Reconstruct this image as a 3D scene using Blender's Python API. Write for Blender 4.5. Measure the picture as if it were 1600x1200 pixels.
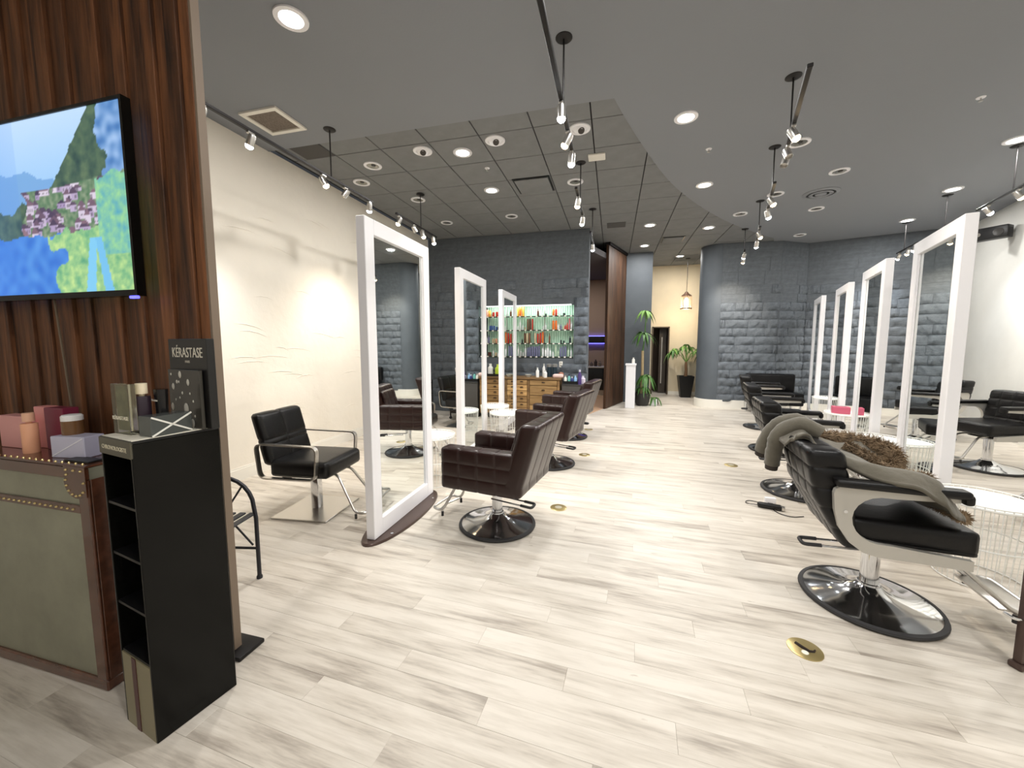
import bpy, bmesh, math, random
from mathutils import Vector, Matrix, noise as mnoise
PI = math.pi
R = math.radians
random.seed(7)
scene = bpy.context.scene
for o in list(bpy.data.objects): bpy.data.objects.remove(o)
COL = scene.collection

# ------------------------------------------------------------------ camera, world, exposure
CAM_H, YAW, PITCH, FPX = 1.5, 14.6, 5.2, 603.0
cam_data = bpy.data.cameras.new('camera'); cam = bpy.data.objects.new('camera', cam_data); COL.objects.link(cam)
cam_data.sensor_fit = 'HORIZONTAL'; cam_data.sensor_width = 36.0; cam_data.lens = FPX / 1600 * 36
cam_data.shift_y = -8 / 1600; cam_data.clip_start = 0.05; cam_data.clip_end = 100
cam.location = (0, 0, CAM_H); cam.rotation_euler = (R(90 - PITCH), 0, R(YAW))
scene.camera = cam
world = bpy.data.worlds.new('world'); scene.world = world; world.use_nodes = True
world.node_tree.nodes['Background'].inputs[0].default_value = (0.8, 0.88, 1.0, 1)
world.node_tree.nodes['Background'].inputs[1].default_value = 0.3
scene.view_settings.view_transform = 'Standard'; scene.view_settings.look = 'None'
scene.view_settings.gamma = 1; scene.view_settings.use_curve_mapping = False
scene.view_settings.exposure = 0.0
DOWN_W, TRACK_W = 29.0, 23.0      # watts of a lit downlight and of a lit track head

# ------------------------------------------------------------------ helpers
def S(r, g, b):
    f = lambda c: (c / 255 / 12.92) if c <= 10.3 else ((c / 255 + 0.055) / 1.055) ** 2.4
    return (f(r), f(g), f(b))

class MB:
    """collects geometry; build() links it as ONE mesh object"""
    def __init__(s): s.v = []; s.f = []; s.M = None
    def add(s, vs, fs):
        n = len(s.v)
        s.v += [(s.M @ Vector(p)) if s.M else Vector(p) for p in vs]
        s.f += [tuple(i + n for i in f) for f in fs]; return s
    def at(s, loc=(0, 0, 0), rz=0, rx=0, ry=0):
        s.M = Matrix.Translation(loc) @ Matrix.Rotation(rz, 4, 'Z') @ Matrix.Rotation(ry, 4, 'Y') @ Matrix.Rotation(rx, 4, 'X'); return s
    def box(s, x0, x1, y0, y1, z0, z1):
        return s.add([(x, y, z) for z in (z0, z1) for y in (y0, y1) for x in (x0, x1)],
                     [(0, 2, 3, 1), (4, 5, 7, 6), (0, 1, 5, 4), (2, 6, 7, 3), (0, 4, 6, 2), (1, 3, 7, 5)])
    def rbox(s, x0, x1, y0, y1, z0, z1, r=.01, seg=2):
        bm = bmesh.new(); bmesh.ops.create_cube(bm, size=1)
        for v in bm.verts: v.co = ((x0 + x1) / 2 + v.co.x * (x1 - x0), (y0 + y1) / 2 + v.co.y * (y1 - y0), (z0 + z1) / 2 + v.co.z * (z1 - z0))
        r = min(r, .49 * min(x1 - x0, y1 - y0, z1 - z0))
        bmesh.ops.bevel(bm, geom=bm.edges[:], offset=r, segments=seg, profile=.5, affect='EDGES')
        return s.bm(bm)
    def bm(s, bm):
        bm.verts.index_update()
        s.add([v.co.copy() for v in bm.verts], [[v.index for v in f.verts] for f in bm.faces]); bm.free(); return s
    def tube(s, path, r, n=8, closed=False, caps=True, flat=None):
        P = [Vector(p) for p in path]; m = len(P); rings = []
        up = None
        for i in range(m):
            a = P[(i - 1) % m] if (closed or i > 0) else P[i]; b = P[(i + 1) % m] if (closed or i < m - 1) else P[i]
            t = (b - a).normalized()
            if up is None:
                up = Vector((0, 0, 1)) if abs(t.z) < .9 else Vector((1, 0, 0))
            up = (up - t * up.dot(t)); up = up.normalized() if up.length > 1e-6 else t.orthogonal().normalized()
            side = t.cross(up)
            rr = r[i] if isinstance(r, (list, tuple)) else r
            if flat: ring = [P[i] + side * sx * flat[0] / 2 + up * sy * flat[1] / 2 for sx, sy in ((-1, -1), (1, -1), (1, 1), (-1, 1))]
            else: ring = [P[i] + (side * math.cos(2 * PI * k / n) + up * math.sin(2 * PI * k / n)) * rr for k in range(n)]
            rings.append(ring)
        k = 4 if flat else n
        vs = [p for ring in rings for p in ring]; fs = []
        for i in range(m if closed else m - 1):
            a, b = i * k, ((i + 1) % m) * k
            fs += [(a + j, a + (j + 1) % k, b + (j + 1) % k, b + j) for j in range(k)]
        if caps and not closed: fs += [tuple(range(k - 1, -1, -1)), tuple((m - 1) * k + j for j in range(k))]
        return s.add(vs, fs)
    def cyl(s, p0, p1, r0, r1=None, n=16): return s.tube([p0, p1], [r0, r0 if r1 is None else r1], n)
    def lathe(s, prof, n=24, c=(0, 0, 0), sx=1, sy=1):
        vs = []; fs = []; idx = []
        for r, z in prof:
            if r <= 1e-6: idx.append([len(vs)]); vs.append((c[0], c[1], c[2] + z))
            else:
                idx.append(list(range(len(vs), len(vs) + n)))
                vs += [(c[0] + r * sx * math.cos(2 * PI * k / n), c[1] + r * sy * math.sin(2 * PI * k / n), c[2] + z) for k in range(n)]
        for a, b in zip(idx, idx[1:]):
            for k in range(n):
                k2 = (k + 1) % n
                if len(a) == 1 and len(b) == 1: break
                if len(a) == 1: fs.append((a[0], b[k2], b[k]))
                elif len(b) == 1: fs.append((a[k], a[k2], b[0]))
                else: fs.append((a[k], a[k2], b[k2], b[k]))
        if tuple(prof[0]) != tuple(prof[-1]):
            if len(idx[0]) > 1: fs.append(tuple(reversed(idx[0])))
            if len(idx[-1]) > 1: fs.append(tuple(idx[-1]))
        return s.add(vs, fs)
    def prism(s, poly, z0, z1):
        n = len(poly); vs = [(p[0], p[1], z0) for p in poly] + [(p[0], p[1], z1) for p in poly]
        return s.add(vs, [tuple(range(n - 1, -1, -1)), tuple(range(n, 2 * n))] + [(i, (i + 1) % n, n + (i + 1) % n, n + i) for i in range(n)])
    def grid(s, fn, nu, nv, closed_u=False):
        vs = [fn(i / (nu if closed_u else nu - 1), j / (nv - 1)) for j in range(nv) for i in range(nu)]
        fs = []
        for j in range(nv - 1):
            for i in range(nu if closed_u else nu - 1):
                i2 = (i + 1) % nu
                fs.append((j * nu + i, j * nu + i2, (j + 1) * nu + i2, (j + 1) * nu + i))
        return s.add(vs, fs)
    def mesh(s, name, m, smooth=True, ang=35):
        me = bpy.data.meshes.new(name); me.from_pydata(s.v, [], s.f); me.update()
        bm = bmesh.new(); bm.from_mesh(me); bmesh.ops.recalc_face_normals(bm, faces=bm.faces[:]); bm.to_mesh(me); bm.free()
        if smooth:
            me.polygons.foreach_set('use_smooth', [True] * len(me.polygons)); me.set_sharp_from_angle(angle=R(ang))
        if m: me.materials.append(m)
        return me
    def build(s, name, m, parent=None, smooth=True, ang=35):
        o = bpy.data.objects.new(name, s.mesh(name, m, smooth, ang)); COL.objects.link(o)
        if parent: o.parent = parent
        return o

def B(*a): return MB().box(*a)
def RB(*a, **k): return MB().rbox(*a, **k)
def link(name, me, parent=None, loc=(0, 0, 0), rz=0, sc=None):
    o = bpy.data.objects.new(name, me); COL.objects.link(o); o.location = loc; o.rotation_euler = (0, 0, rz)
    if sc: o.scale = sc
    if parent: o.parent = parent
    return o
def tag(o, label, cat, group=None, kind=None):
    o['label'] = label; o['category'] = cat
    if group: o['group'] = group
    if kind: o['kind'] = kind
    return o
def thing(name, label, cat, loc=(0, 0, 0), rz=0, group=None):
    o = bpy.data.objects.new(name, None); COL.objects.link(o); o.empty_display_size = .1
    o.location = loc; o.rotation_euler = (0, 0, rz); return tag(o, label, cat, group)
def struct(o, label=None, cat=None):
    o['kind'] = 'structure'
    if label: o['label'] = label
    if cat: o['category'] = cat
    return o
def dup(root, loc, rz, label=None, group=None):
    def cp(o, par):
        c = o.copy(); COL.objects.link(c)
        if par: c.parent = par; c.matrix_parent_inverse = o.matrix_parent_inverse.copy()
        for ch in o.children: cp(ch, c)
        return c
    r = cp(root, None); r.location = loc; r.rotation_euler = (0, 0, rz)
    if label: r['label'] = label
    if group: r['group'] = group
    return r
def arc(cx, cy, r, a0, a1, n): return [(cx + r * math.cos(R(a0 + (a1 - a0) * i / n)), cy + r * math.sin(R(a0 + (a1 - a0) * i / n))) for i in range(n + 1)]
def text_mesh(name, txt, size, m, parent, loc, rot, ext=.0006):
    cu = bpy.data.curves.new(name, 'FONT'); cu.body = txt; cu.size = size; cu.extrude = ext; cu.align_x = 'CENTER'; cu.resolution_u = 3
    t = bpy.data.objects.new(name + '_c', cu); COL.objects.link(t)
    me = bpy.data.meshes.new_from_object(t.evaluated_get(bpy.context.evaluated_depsgraph_get())); bpy.data.objects.remove(t)
    me.materials.clear(); me.materials.append(m)
    o = link(name, me, parent, loc); o.rotation_euler = rot; return o

# ------------------------------------------------------------------ materials
def mat(name, col, rough=.5, metal=0, var=None, bump=None, coat=0, emit=0, ecol=None, trans=0, ior=1.45, alpha=1, spec=.5, stretch=(1, 1, 1), col2=None, sheen=0):
    m = bpy.data.materials.new(name); m.use_nodes = True; nt = m.node_tree; b = nt.nodes['Principled BSDF']
    b.inputs['Base Color'].default_value = (*col, 1); b.inputs['Roughness'].default_value = rough; b.inputs['Metallic'].default_value = metal
    b.inputs['Coat Weight'].default_value = coat; b.inputs['Transmission Weight'].default_value = trans; b.inputs['IOR'].default_value = ior
    b.inputs['Alpha'].default_value = alpha; b.inputs['Specular IOR Level'].default_value = spec
    if coat: b.inputs['Coat Roughness'].default_value = .08
    if sheen: b.inputs['Sheen Weight'].default_value = sheen
    if emit: b.inputs['Emission Color'].default_value = (*(ecol or col), 1); b.inputs['Emission Strength'].default_value = emit
    if var or bump:
        tc = nt.nodes.new('ShaderNodeTexCoord'); mp = nt.nodes.new('ShaderNodeMapping'); mp.inputs['Scale'].default_value = stretch
        nt.links.new(tc.outputs['Object'], mp.inputs[0])
    if var:
        nz = nt.nodes.new('ShaderNodeTexNoise'); nz.inputs['Scale'].default_value = var[0]; nz.inputs['Detail'].default_value = 6; nz.inputs['Roughness'].default_value = .6
        rp = nt.nodes.new('ShaderNodeValToRGB'); a = var[1]
        c1 = col2 or tuple(c * (1 - a) for c in col); c2 = tuple(min(1, c * (1 + a)) for c in col) if not col2 else col
        rp.color_ramp.elements[0].position = .3; rp.color_ramp.elements[1].position = .7
        rp.color_ramp.elements[0].color = (*c1, 1); rp.color_ramp.elements[1].color = (*c2, 1)
        nt.links.new(mp.outputs[0], nz.inputs['Vector']); nt.links.new(nz.outputs[0], rp.inputs[0]); nt.links.new(rp.outputs[0], b.inputs['Base Color'])
    if bump:
        n2 = nt.nodes.new('ShaderNodeTexNoise'); n2.inputs['Scale'].default_value = bump[0]; n2.inputs['Detail'].default_value = 5
        bp = nt.nodes.new('ShaderNodeBump'); bp.inputs['Strength'].default_value = bump[1]; bp.inputs['Distance'].default_value = bump[2] if len(bump) > 2 else .01
        nt.links.new(mp.outputs[0], n2.inputs['Vector']); nt.links.new(n2.outputs[0], bp.inputs['Height']); nt.links.new(bp.outputs[0], b.inputs['Normal'])
    return m

PA = R(-3.4)                    # the planks lie slightly turned to the room
PW, PL = 0.128, 1.2            # floor plank width and length
def floor_mat():
    m = mat('floor_vinyl', (.6, .55, .5), .42); nt = m.node_tree; b = nt.nodes['Principled BSDF']; N = nt.nodes.new; L = nt.links.new
    def mth(op, a, c=None):
        n = N('ShaderNodeMath'); n.operation = op
        for i, q in enumerate((a, c)):
            if q is None: continue
            if isinstance(q, (int, float)): n.inputs[i].default_value = q
            else: L(q, n.inputs[i])
        return n.outputs[0]
    g = N('ShaderNodeNewGeometry'); sp = N('ShaderNodeSeparateXYZ'); vr = N('ShaderNodeVectorRotate'); vr.rotation_type = 'Z_AXIS'; vr.inputs['Angle'].default_value = -PA; L(g.outputs['Position'], vr.inputs['Vector']); L(vr.outputs[0], sp.inputs[0])
    x, y = sp.outputs[0], sp.outputs[1]
    row = mth('FLOOR', mth('DIVIDE', y, PW)); off = mth('MULTIPLY', mth('FRACT', mth('MULTIPLY', mth('ADD', row, 100), .377)), PL)
    col = mth('FLOOR', mth('DIVIDE', mth('ADD', x, off), PL))
    cv = N('ShaderNodeCombineXYZ'); L(row, cv.inputs[0]); L(col, cv.inputs[1])
    wn = N('ShaderNodeTexWhiteNoise'); wn.noise_dimensions = '2D'; L(cv.outputs[0], wn.inputs['Vector']); rnd = wn.outputs['Value']
    def noise(sx, sy, sc, det, k):
        c = N('ShaderNodeCombineXYZ'); L(mth('ADD', mth('MULTIPLY', x, sx), mth('MULTIPLY', rnd, 37)), c.inputs[0]); L(mth('MULTIPLY', y, sy), c.inputs[1]); L(mth('MULTIPLY', rnd, k), c.inputs[2])
        n = N('ShaderNodeTexNoise'); n.inputs['Scale'].default_value = sc; n.inputs['Detail'].default_value = det; n.inputs['Roughness'].default_value = .6; L(c.outputs[0], n.inputs['Vector']); return n.outputs[0]
    n1 = noise(1.1, 8.5, 1.7, 7, 50); n2 = noise(3.5, 60, 1.5, 5, 80); n3 = noise(3, 12, 2.4, 3, 20)
    f = mth('ADD', mth('ADD', mth('MULTIPLY', n1, .75), mth('MULTIPLY', n2, .22)), mth('MULTIPLY', rnd, .11))
    rp = N('ShaderNodeValToRGB'); e = rp.color_ramp.elements
    e[0].position = .27; e[0].color = (*S(130, 120, 110), 1); e[1].position = .64; e[1].color = (*S(220, 212, 200), 1)
    k = e.new(.40); k.color = (*S(172, 162, 150), 1); k = e.new(.50); k.color = (*S(203, 194, 181), 1)
    L(f, rp.inputs[0])
    kn = N('ShaderNodeValToRGB'); kn.color_ramp.elements[0].position = .70; kn.color_ramp.elements[0].color = (1, 1, 1, 1); kn.color_ramp.elements[1].position = .8; kn.color_ramp.elements[1].color = (.62, .57, .53, 1)
    L(n3, kn.inputs[0])
    mx = N('ShaderNodeMix'); mx.data_type = 'RGBA'; mx.blend_type = 'MULTIPLY'; mx.inputs[0].default_value = 1; L(rp.outputs[0], mx.inputs[6]); L(kn.outputs[0], mx.inputs[7])
    L(mx.outputs[2], b.inputs['Base Color'])
    bp = N('ShaderNodeBump'); bp.inputs['Strength'].default_value = .12; bp.inputs['Distance'].default_value = .003; L(n2, bp.inputs['Height']); L(bp.outputs[0], b.inputs['Normal'])
    return m

M = {}
M['floor'] = floor_mat()
M['gap'] = mat('floor_gap', S(150, 142, 132), .8)
M['cream'] = mat('cream_plaster', S(240, 233, 220), .75, var=(1.2, .03), bump=(2.2, .6, .04))
M['white_wall'] = mat('white_plaster', S(225, 224, 218), .75, var=(1.5, .04), bump=(2.5, .25, .02))
M['beige_wall'] = mat('beige_plaster', S(226, 212, 184), .8, var=(2, .05), bump=(5, .2, .01))
M['ceil'] = mat('grey_ceiling_paint', S(138, 141, 146), .85, bump=(60, .15, .004))
M['tile'] = mat('grey_ceiling_tile', S(128, 129, 130), .9, var=(5, .07), bump=(120, .25, .004))
M['ceil_gap_shade'] = mat('ceiling_gap_shade', S(52, 52, 52), .9)  # dark tone painted in for the shadow gaps between ceiling tiles
M['stone'] = mat('slate_grey_stone', S(100, 106, 112), .75, var=(7, .22), bump=(26, .7, .015))
M['stone_flat'] = mat('slate_grey_flat_stone', S(92, 97, 102), .8, var=(4, .2), bump=(12, .35, .008))
M['slate_paint'] = mat('slate_grey_paint', S(84, 90, 96), .6, var=(3, .08), bump=(8, .15, .006))
M['trim'] = mat('white_trim', S(238, 234, 224), .45)
M['white'] = mat('white_lacquer', S(244, 243, 246), .35)
M['white_wire'] = mat('white_wire', S(240, 240, 236), .4)
M['mirror'] = mat('mirror_glass', (.86, .89, .87), .015, 1)
M['brown_base'] = mat('dark_brown_metal', S(84, 68, 62), .3, .3)
M['chrome'] = mat('chrome', (.75, .76, .78), .1, 1)
M['steel'] = mat('brushed_steel', (.62, .6, .57), .3, 1, bump=(90, .1, .002), stretch=(1, 1, 8))
M['silver'] = mat('silver_satin_panel', S(196, 193, 186), .42, .35)
M['rubber'] = mat('black_rubber', S(48, 47, 48), .6)
M['black_leather'] = mat('black_leather', S(15, 14, 15), .36, bump=(45, .25, .004), spec=.4)
M['brown_leather'] = mat('dark_brown_leather', S(42, 25, 22), .3, bump=(50, .22, .004), spec=.5)
M['black'] = mat('black_plastic', S(16, 16, 17), .4)
M['black_gloss'] = mat('black_gloss_laminate', S(12, 12, 10), .16, spec=.22)
M['black_metal'] = mat('black_metal', S(34, 32, 32), .45, .4)
M['iron'] = mat('wrought_iron', S(56, 56, 60), .5, .5)
M['gold'] = mat('brass_plate', S(205, 185, 130), .3, .8)
M['lamp_lit'] = mat('lit_lamp', (1, 1, 1), .5, emit=14, ecol=(1, .97, .93))
M['lamp_cool'] = mat('lit_cool_lamp', (1, 1, 1), .5, emit=30, ecol=(.9, .95, 1))
M['lamp_warm'] = mat('lit_warm_lamp', (1, .8, .5), .5, emit=24, ecol=(1, .74, .42))
M['lamp_off'] = mat('unlit_reflector', S(170, 168, 160), .25, .7)
M['glass'] = mat('clear_glass', (.9, .96, .93), .02, trans=1, ior=1.3)
M['acrylic'] = mat('clear_acrylic', (.95, .95, .92), .03, trans=1, ior=1.15)
def wood_mat(name, dark, light, axis, rough=.6, sc=3):
    st = {'X': (.6, 9, 9), 'Y': (9, .6, 9), 'Z': (9, 9, .6)}[axis]
    m = mat(name, light, rough, var=(sc, .3), bump=(sc * 3, .4, .004), stretch=st, col2=dark)
    nt = m.node_tree; mp = [n for n in nt.nodes if n.type == 'MAPPING'][0]; oi = nt.nodes.new('ShaderNodeObjectInfo')
    cb = nt.nodes.new('ShaderNodeVectorMath'); cb.operation = 'SCALE'; cb.inputs[0].default_value = (13, 17, 11); nt.links.new(oi.outputs['Random'], cb.inputs['Scale'])
    nt.links.new(cb.outputs[0], mp.inputs['Location'])
    hv = nt.nodes.new('ShaderNodeHueSaturation'); mr = nt.nodes.new('ShaderNodeMapRange'); mr.inputs[3].default_value = .7; mr.inputs[4].default_value = 1.35
    nt.links.new(oi.outputs['Random'], mr.inputs[0]); nt.links.new(mr.outputs[0], hv.inputs['Value'])
    b = nt.nodes['Principled BSDF']; l = b.inputs['Base Color'].links[0]; src = l.from_socket; nt.links.remove(l); nt.links.new(src, hv.inputs['Color']); nt.links.new(hv.outputs[0], b.inputs['Base Color'])
    return m
M['reclaimed'] = wood_mat('reclaimed_barn_wood', S(36, 20, 11), S(124, 78, 46), 'Z')
M['walnut'] = wood_mat('walnut_panel', S(38, 26, 18), S(86, 58, 38), 'Z')
M['pine'] = wood_mat('weathered_pine', S(128, 94, 54), S(196, 158, 104), 'X')
M['pine_dark'] = wood_mat('weathered_pine_frame', S(96, 70, 42), S(150, 116, 74), 'X')
M['leather_trunk'] = mat('trunk_leather', S(84, 50, 34), .22, var=(14, .4), coat=.5)
M['trunk_metal'] = mat('trunk_zinc_sheet', S(152, 152, 134), .4, .45, var=(3, .18))
M['leaf'] = mat('green_leaf', S(70, 112, 48), .45, var=(8, .3), spec=.6)
M['leaf_light'] = mat('light_green_leaf', S(120, 160, 84), .45, var=(8, .3))
M['cane'] = mat('cane_stem', S(168, 148, 112), .8, var=(10, .2))
M['khaki'] = mat('khaki_coat_cloth', S(96, 91, 79), .8, var=(9, .14), bump=(24, .5, .01), sheen=.3)
M['fur'] = mat('brown_fur', S(134, 114, 90), .85, var=(14, .45))
M['cuff'] = mat('dark_knit_cuff', S(60, 54, 50), .9)
_cols = {}
def plain(r, g, b, rough=.4, metal=0):
    k = (r, g, b, rough, metal)
    if k not in _cols: _cols[k] = mat('plain_%d_%d_%d' % (r, g, b), S(r, g, b), rough, metal)
    return _cols[k]
# ------------------------------------------------------------------ the shell
CEIL = 3.75
XL = -3.95                                    # left wall
def rw(y): return 6.05 + (y - 7.9) * .303     # right wall x at y (this wing is turned 17 degrees)
YB = -3.6                                     # wall behind the camera
YS = 7.9                                      # stone wall behind the product niche

fl = struct(B(XL - .2, 7.6, YB - .2, 13.2, -.12, -.006).build('floor', M['gap']))
def plank_ok(x0, x1, y0, y1):
    return y1 > YB - .5 and y0 < 12.9 and x1 > XL - .8 and x0 < rw((y0 + y1) / 2) + .5 and x0 < 7.2
fwd = Vector((-math.sin(R(YAW)), math.cos(R(YAW)))); rgt = Vector((fwd.y, -fwd.x))
cells = []
for row in range(int(YB / PW) - 1, 99):
    off = (((row + 100) * .377) % 1) * PL
    for col in range(-8, 10):
        x0 = col * PL - off; x1 = x0 + PL; y0 = row * PW; y1 = y0 + PW
        if not plank_ok(x0, x1, y0, y1): continue
        c = Vector(((x0 + x1) / 2, (y0 + y1) / 2)); c = Vector((c.x * math.cos(PA) - c.y * math.sin(PA), c.x * math.sin(PA) + c.y * math.cos(PA))); d = c.dot(fwd); l = c.dot(rgt)
        vis = d > 1.3 and abs(l) < d * 1.33 + .6 and not (x1 < -1.7 and y1 < 1.6)
        cells.append((0 if vis else 1, c.length, x0, y0))
cells.sort()
pm = RB(0, PL - .0006, 0, PW - .0006, -.006, 0, r=.0006, seg=1).mesh('plank', M['floor'], False)
rest = MB(); rest.M = Matrix.Rotation(PA, 4, 'Z')
for i, (v, d, x0, y0) in enumerate(cells):
    if v == 0 and i < 300: link('plank', pm, fl, (x0 * math.cos(PA) - y0 * math.sin(PA), x0 * math.sin(PA) + y0 * math.cos(PA), 0), PA)
    else: rest.box(x0, x0 + PL - .0006, y0, y0 + PW - .0006, -.006, 0)
pf = rest.build('plank_field', M['floor'], fl, False); pf['kind'] = 'stuff'

# ceiling: drywall with a curved edge, and a lay-in tile field
curve = [(-.04, 3.87), (.054, 4.18), (.24, 4.73), (.52, 5.49), (.87, 6.28), (1.415, 7.25), (2.06, 8.2), (2.72, 9.0), (3.4, 9.75)]
cv2 = []
for a, b_, c, d in zip([curve[0]] + curve, curve, curve[1:], curve[2:] + [curve[-1]]):
    for t in (0, .25, .5, .75):
        f = lambda i: .5 * (2 * b_[i] + (c[i] - a[i]) * t + (2 * a[i] - 5 * b_[i] + 4 * c[i] - d[i]) * t * t + (3 * b_[i] - a[i] - 3 * c[i] + d[i]) * t ** 3)
        cv2.append((f(0), f(1)))
cl = MB(); cl.prism([(XL, YB), (rw(YB), YB), (rw(3.87), 3.87)] + [(-.04, 3.87), (XL, 3.87)], CEIL - .01, CEIL + .1)
cl.prism([(rw(3.87), 3.87), (rw(9.7), 9.7), (5.6, 10.6), (3.6, 10.6)] + cv2[::-1], CEIL - .01, CEIL + .1)
cl.box(XL - .2, 7.6, YB - .2, 13.2, CEIL + .1, CEIL + .2)
ceiling = struct(cl.build('ceiling', M['ceil'], smooth=False))
gap_shade = B(XL, 5.6, 3.87, 13, CEIL + .035, CEIL + .09).build('tile_gap_shade', M['ceil_gap_shade'], ceiling, False)  # backing sheet whose dark colour stands for shade in the tile gaps
tm = RB(.006, .597, .006, .597, 0, .02, r=.003, seg=1).mesh('ceiling_tile', M['tile'], False)
thm = RB(.006, .597, .006, .299, 0, .02, r=.003, seg=1).mesh('ceiling_half_tile', M['tile'], False)
def right_of_curve(x, y):
    for (xa, ya), (xb, yb) in zip(curve, curve[1:]):
        if ya <= y <= yb: return x > xa + (xb - xa) * (y - ya) / (yb - ya)
    return y > curve[-1][1] and x > 3.6
for i in range(-4, 10):
    x0 = -2.07 + .603 * i + .603
    if x0 > 3.4: break
    for j in range(-1, 14):
        y0 = 3.875 if j < 0 else 4.18 + .603 * j
        if right_of_curve(x0 - .05, y0 + .6) and right_of_curve(x0 - .05, y0): continue
        if x0 < XL - .3 or (x0 < -1.5 and y0 > YS): continue
        link('ceiling_tile', thm if j < 0 else tm, ceiling, (x0, y0, CEIL + .004))

# plain walls
def wallbox(name, p0, p1, th, z0, z1, m, base=True, bside=''):
    """wall whose room face is the line p0-p1; thickness goes to the right of p0->p1"""
    a = Vector(p0); b_ = Vector(p1); t = (b_ - a).normalized(); n = Vector((t.y, -t.x))
    o = MB().prism([a, b_, b_ + n * th, a + n * th], z0, z1).build(name, m, smooth=False); struct(o)
    if base:
        MBb = MB(); MBb.prism([a - n * .001, b_ - n * .001, b_ - n * .016, a - n * .016], 0, .125)
        MBb.prism([a - n * .001, b_ - n * .001, b_ - n * .009, a - n * .009], .125, .145)
        struct(MBb.build('baseboard_' + bside, M['trim'], smooth=False))
    return o
wallbox('wall_left', (XL, YS), (XL, YB), .2, 0, CEIL, M['cream'], True, 'left') if False else None
wl = wallbox('wall_left', (XL, YB), (XL, YS), -.2, 0, CEIL, M['cream'], False)
bb = MB(); bb.box(XL + .001, XL + .016, YB, YS, 0, .125); bb.box(XL + .001, XL + .009, YB, YS, .125, .145); struct(bb.build('baseboard_left', M['trim'], smooth=False))
# trowel ridges left in the plaster of the left wall
rdg = MB(); rnd = random.Random(3)
for k in range(60):
    y = rnd.uniform(2.4, 7.2); z = rnd.uniform(.5, 3.3); ln = rnd.uniform(.15, .5); sl = rnd.uniform(-.25, .1)
    rdg.tube([(XL + .0005, y + ln * t, z + sl * ln * t + .03 * math.sin(3 * t)) for t in (0, .33, .66, 1)], [.0005, .006, .0045, .0004], 5)
rdg.build('trowel_ridges', M['cream'], wl)
wallbox('wall_right', (rw(YB), YB), (rw(9.52), 9.52), .2, 0, CEIL, M['white_wall'], False)
t_ = Vector((.29, .957)); n_ = Vector((-.957, .29))
bb = MB(); a = Vector((rw(YB), YB)); b_ = Vector((rw(9.4), 9.4)); bb.prism([a + n_ * .001, b_ + n_ * .001, b_ + n_ * .016, a + n_ * .016], 0, .14); struct(bb.build('baseboard_right', M['trim'], smooth=False))
struct(B(XL - .2, rw(YB) + .2, YB - .2, YB, 0, CEIL).build('wall_front', M['white_wall'], smooth=False))

# split-face stone blocks
def block_mesh(seed, rough, nx=8, nz=4):
    rn = random.Random(seed); g = {}
    vs = []
    for j in range(nz + 1):
        for i in range(nx + 1):
            e = (i in (0, nx)) or (j in (0, nz))
            d = rn.uniform(.002, .018) if e else (.012 + rn.uniform(0, 1) ** 1.6 * .05)
            if not rough: d = .0035 if not e else .0005
            jx = 0 if i in (0, nx) else rn.uniform(-.3, .3) / nx * (1 if rough else 0)
            jz = 0 if j in (0, nz) else rn.uniform(-.3, .3) / nz * (1 if rough else 0)
            vs.append((i / nx + jx, -d, j / nz + jz))
    fs = [(j * (nx + 1) + i, j * (nx + 1) + i + 1, (j + 1) * (nx + 1) + i + 1, (j + 1) * (nx + 1) + i) for j in range(nz) for i in range(nx)]
    ring = [i for i in range(nx + 1)] + [j * (nx + 1) + nx for j in range(1, nz + 1)] + [nz * (nx + 1) + i for i in range(nx - 1, -1, -1)] + [j * (nx + 1) for j in range(nz - 1, 0, -1)]
    m0 = len(vs); vs += [(vs[i][0], .012, vs[i][2]) for i in ring]; k = len(ring)
    fs += [(ring[a], m0 + a, m0 + (a + 1) % k, ring[(a + 1) % k]) for a in range(k)]
    mb = MB(); mb.add(vs, fs); return mb.mesh('stone_block', M['stone'] if rough else M['stone_flat'], rough, 28)
BLK = [block_mesh(s, True) for s in range(9)]; BLF = [block_mesh(90, False, 2, 2)]
def stone_blocks(parent, p0, p1, holes=(), z_rough=2.65, ch=.19, seed=1, ztop=CEIL - .01):
    """p0->p1 runs left to right as seen from the room"""
    rn = random.Random(seed); a = Vector(p0); b_ = Vector(p1); L_ = (b_ - a).length; t = (b_ - a).normalized(); ang = math.atan2(t.y, t.x)
    z = .145; row = 0
    while z < ztop - .03:
        rough = z < z_rough + rn.uniform(-.2, .2) * 0 - .001; h = ch if rough else .3
        h = min(h, ztop - z); bl = .38 if rough else .6
        spans = [(0, L_)]
        for (h0, h1, hz0, hz1) in holes:
            if z + h > hz0 + .02 and z < hz1 - .02:
                ns = []
                for s0, s1 in spans:
                    if h1 <= s0 or h0 >= s1: ns.append((s0, s1)); continue
                    if h0 > s0: ns.append((s0, h0))
                    if h1 < s1: ns.append((h1, s1))
                spans = ns
        for s0, s1 in spans:
            x = s0 - (bl * .5 if row % 2 else 0)
            while x < s1 - .01:
                ln = bl * rn.uniform(.55, 1.35); x0 = max(x, s0); x1 = min(x + ln, s1); x += ln
                if x1 - x0 < .04: continue
                q = a + t * (x0 + .002)
                r2 = rough and (z < z_rough - .4 or rn.random() < .6)
                link('stone_block', rn.choice(BLK) if r2 else BLF[0], parent, (q.x, q.y, z + .002), ang, (x1 - x0 - .004, 1, h - .004))
        z += h; row += 1

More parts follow.
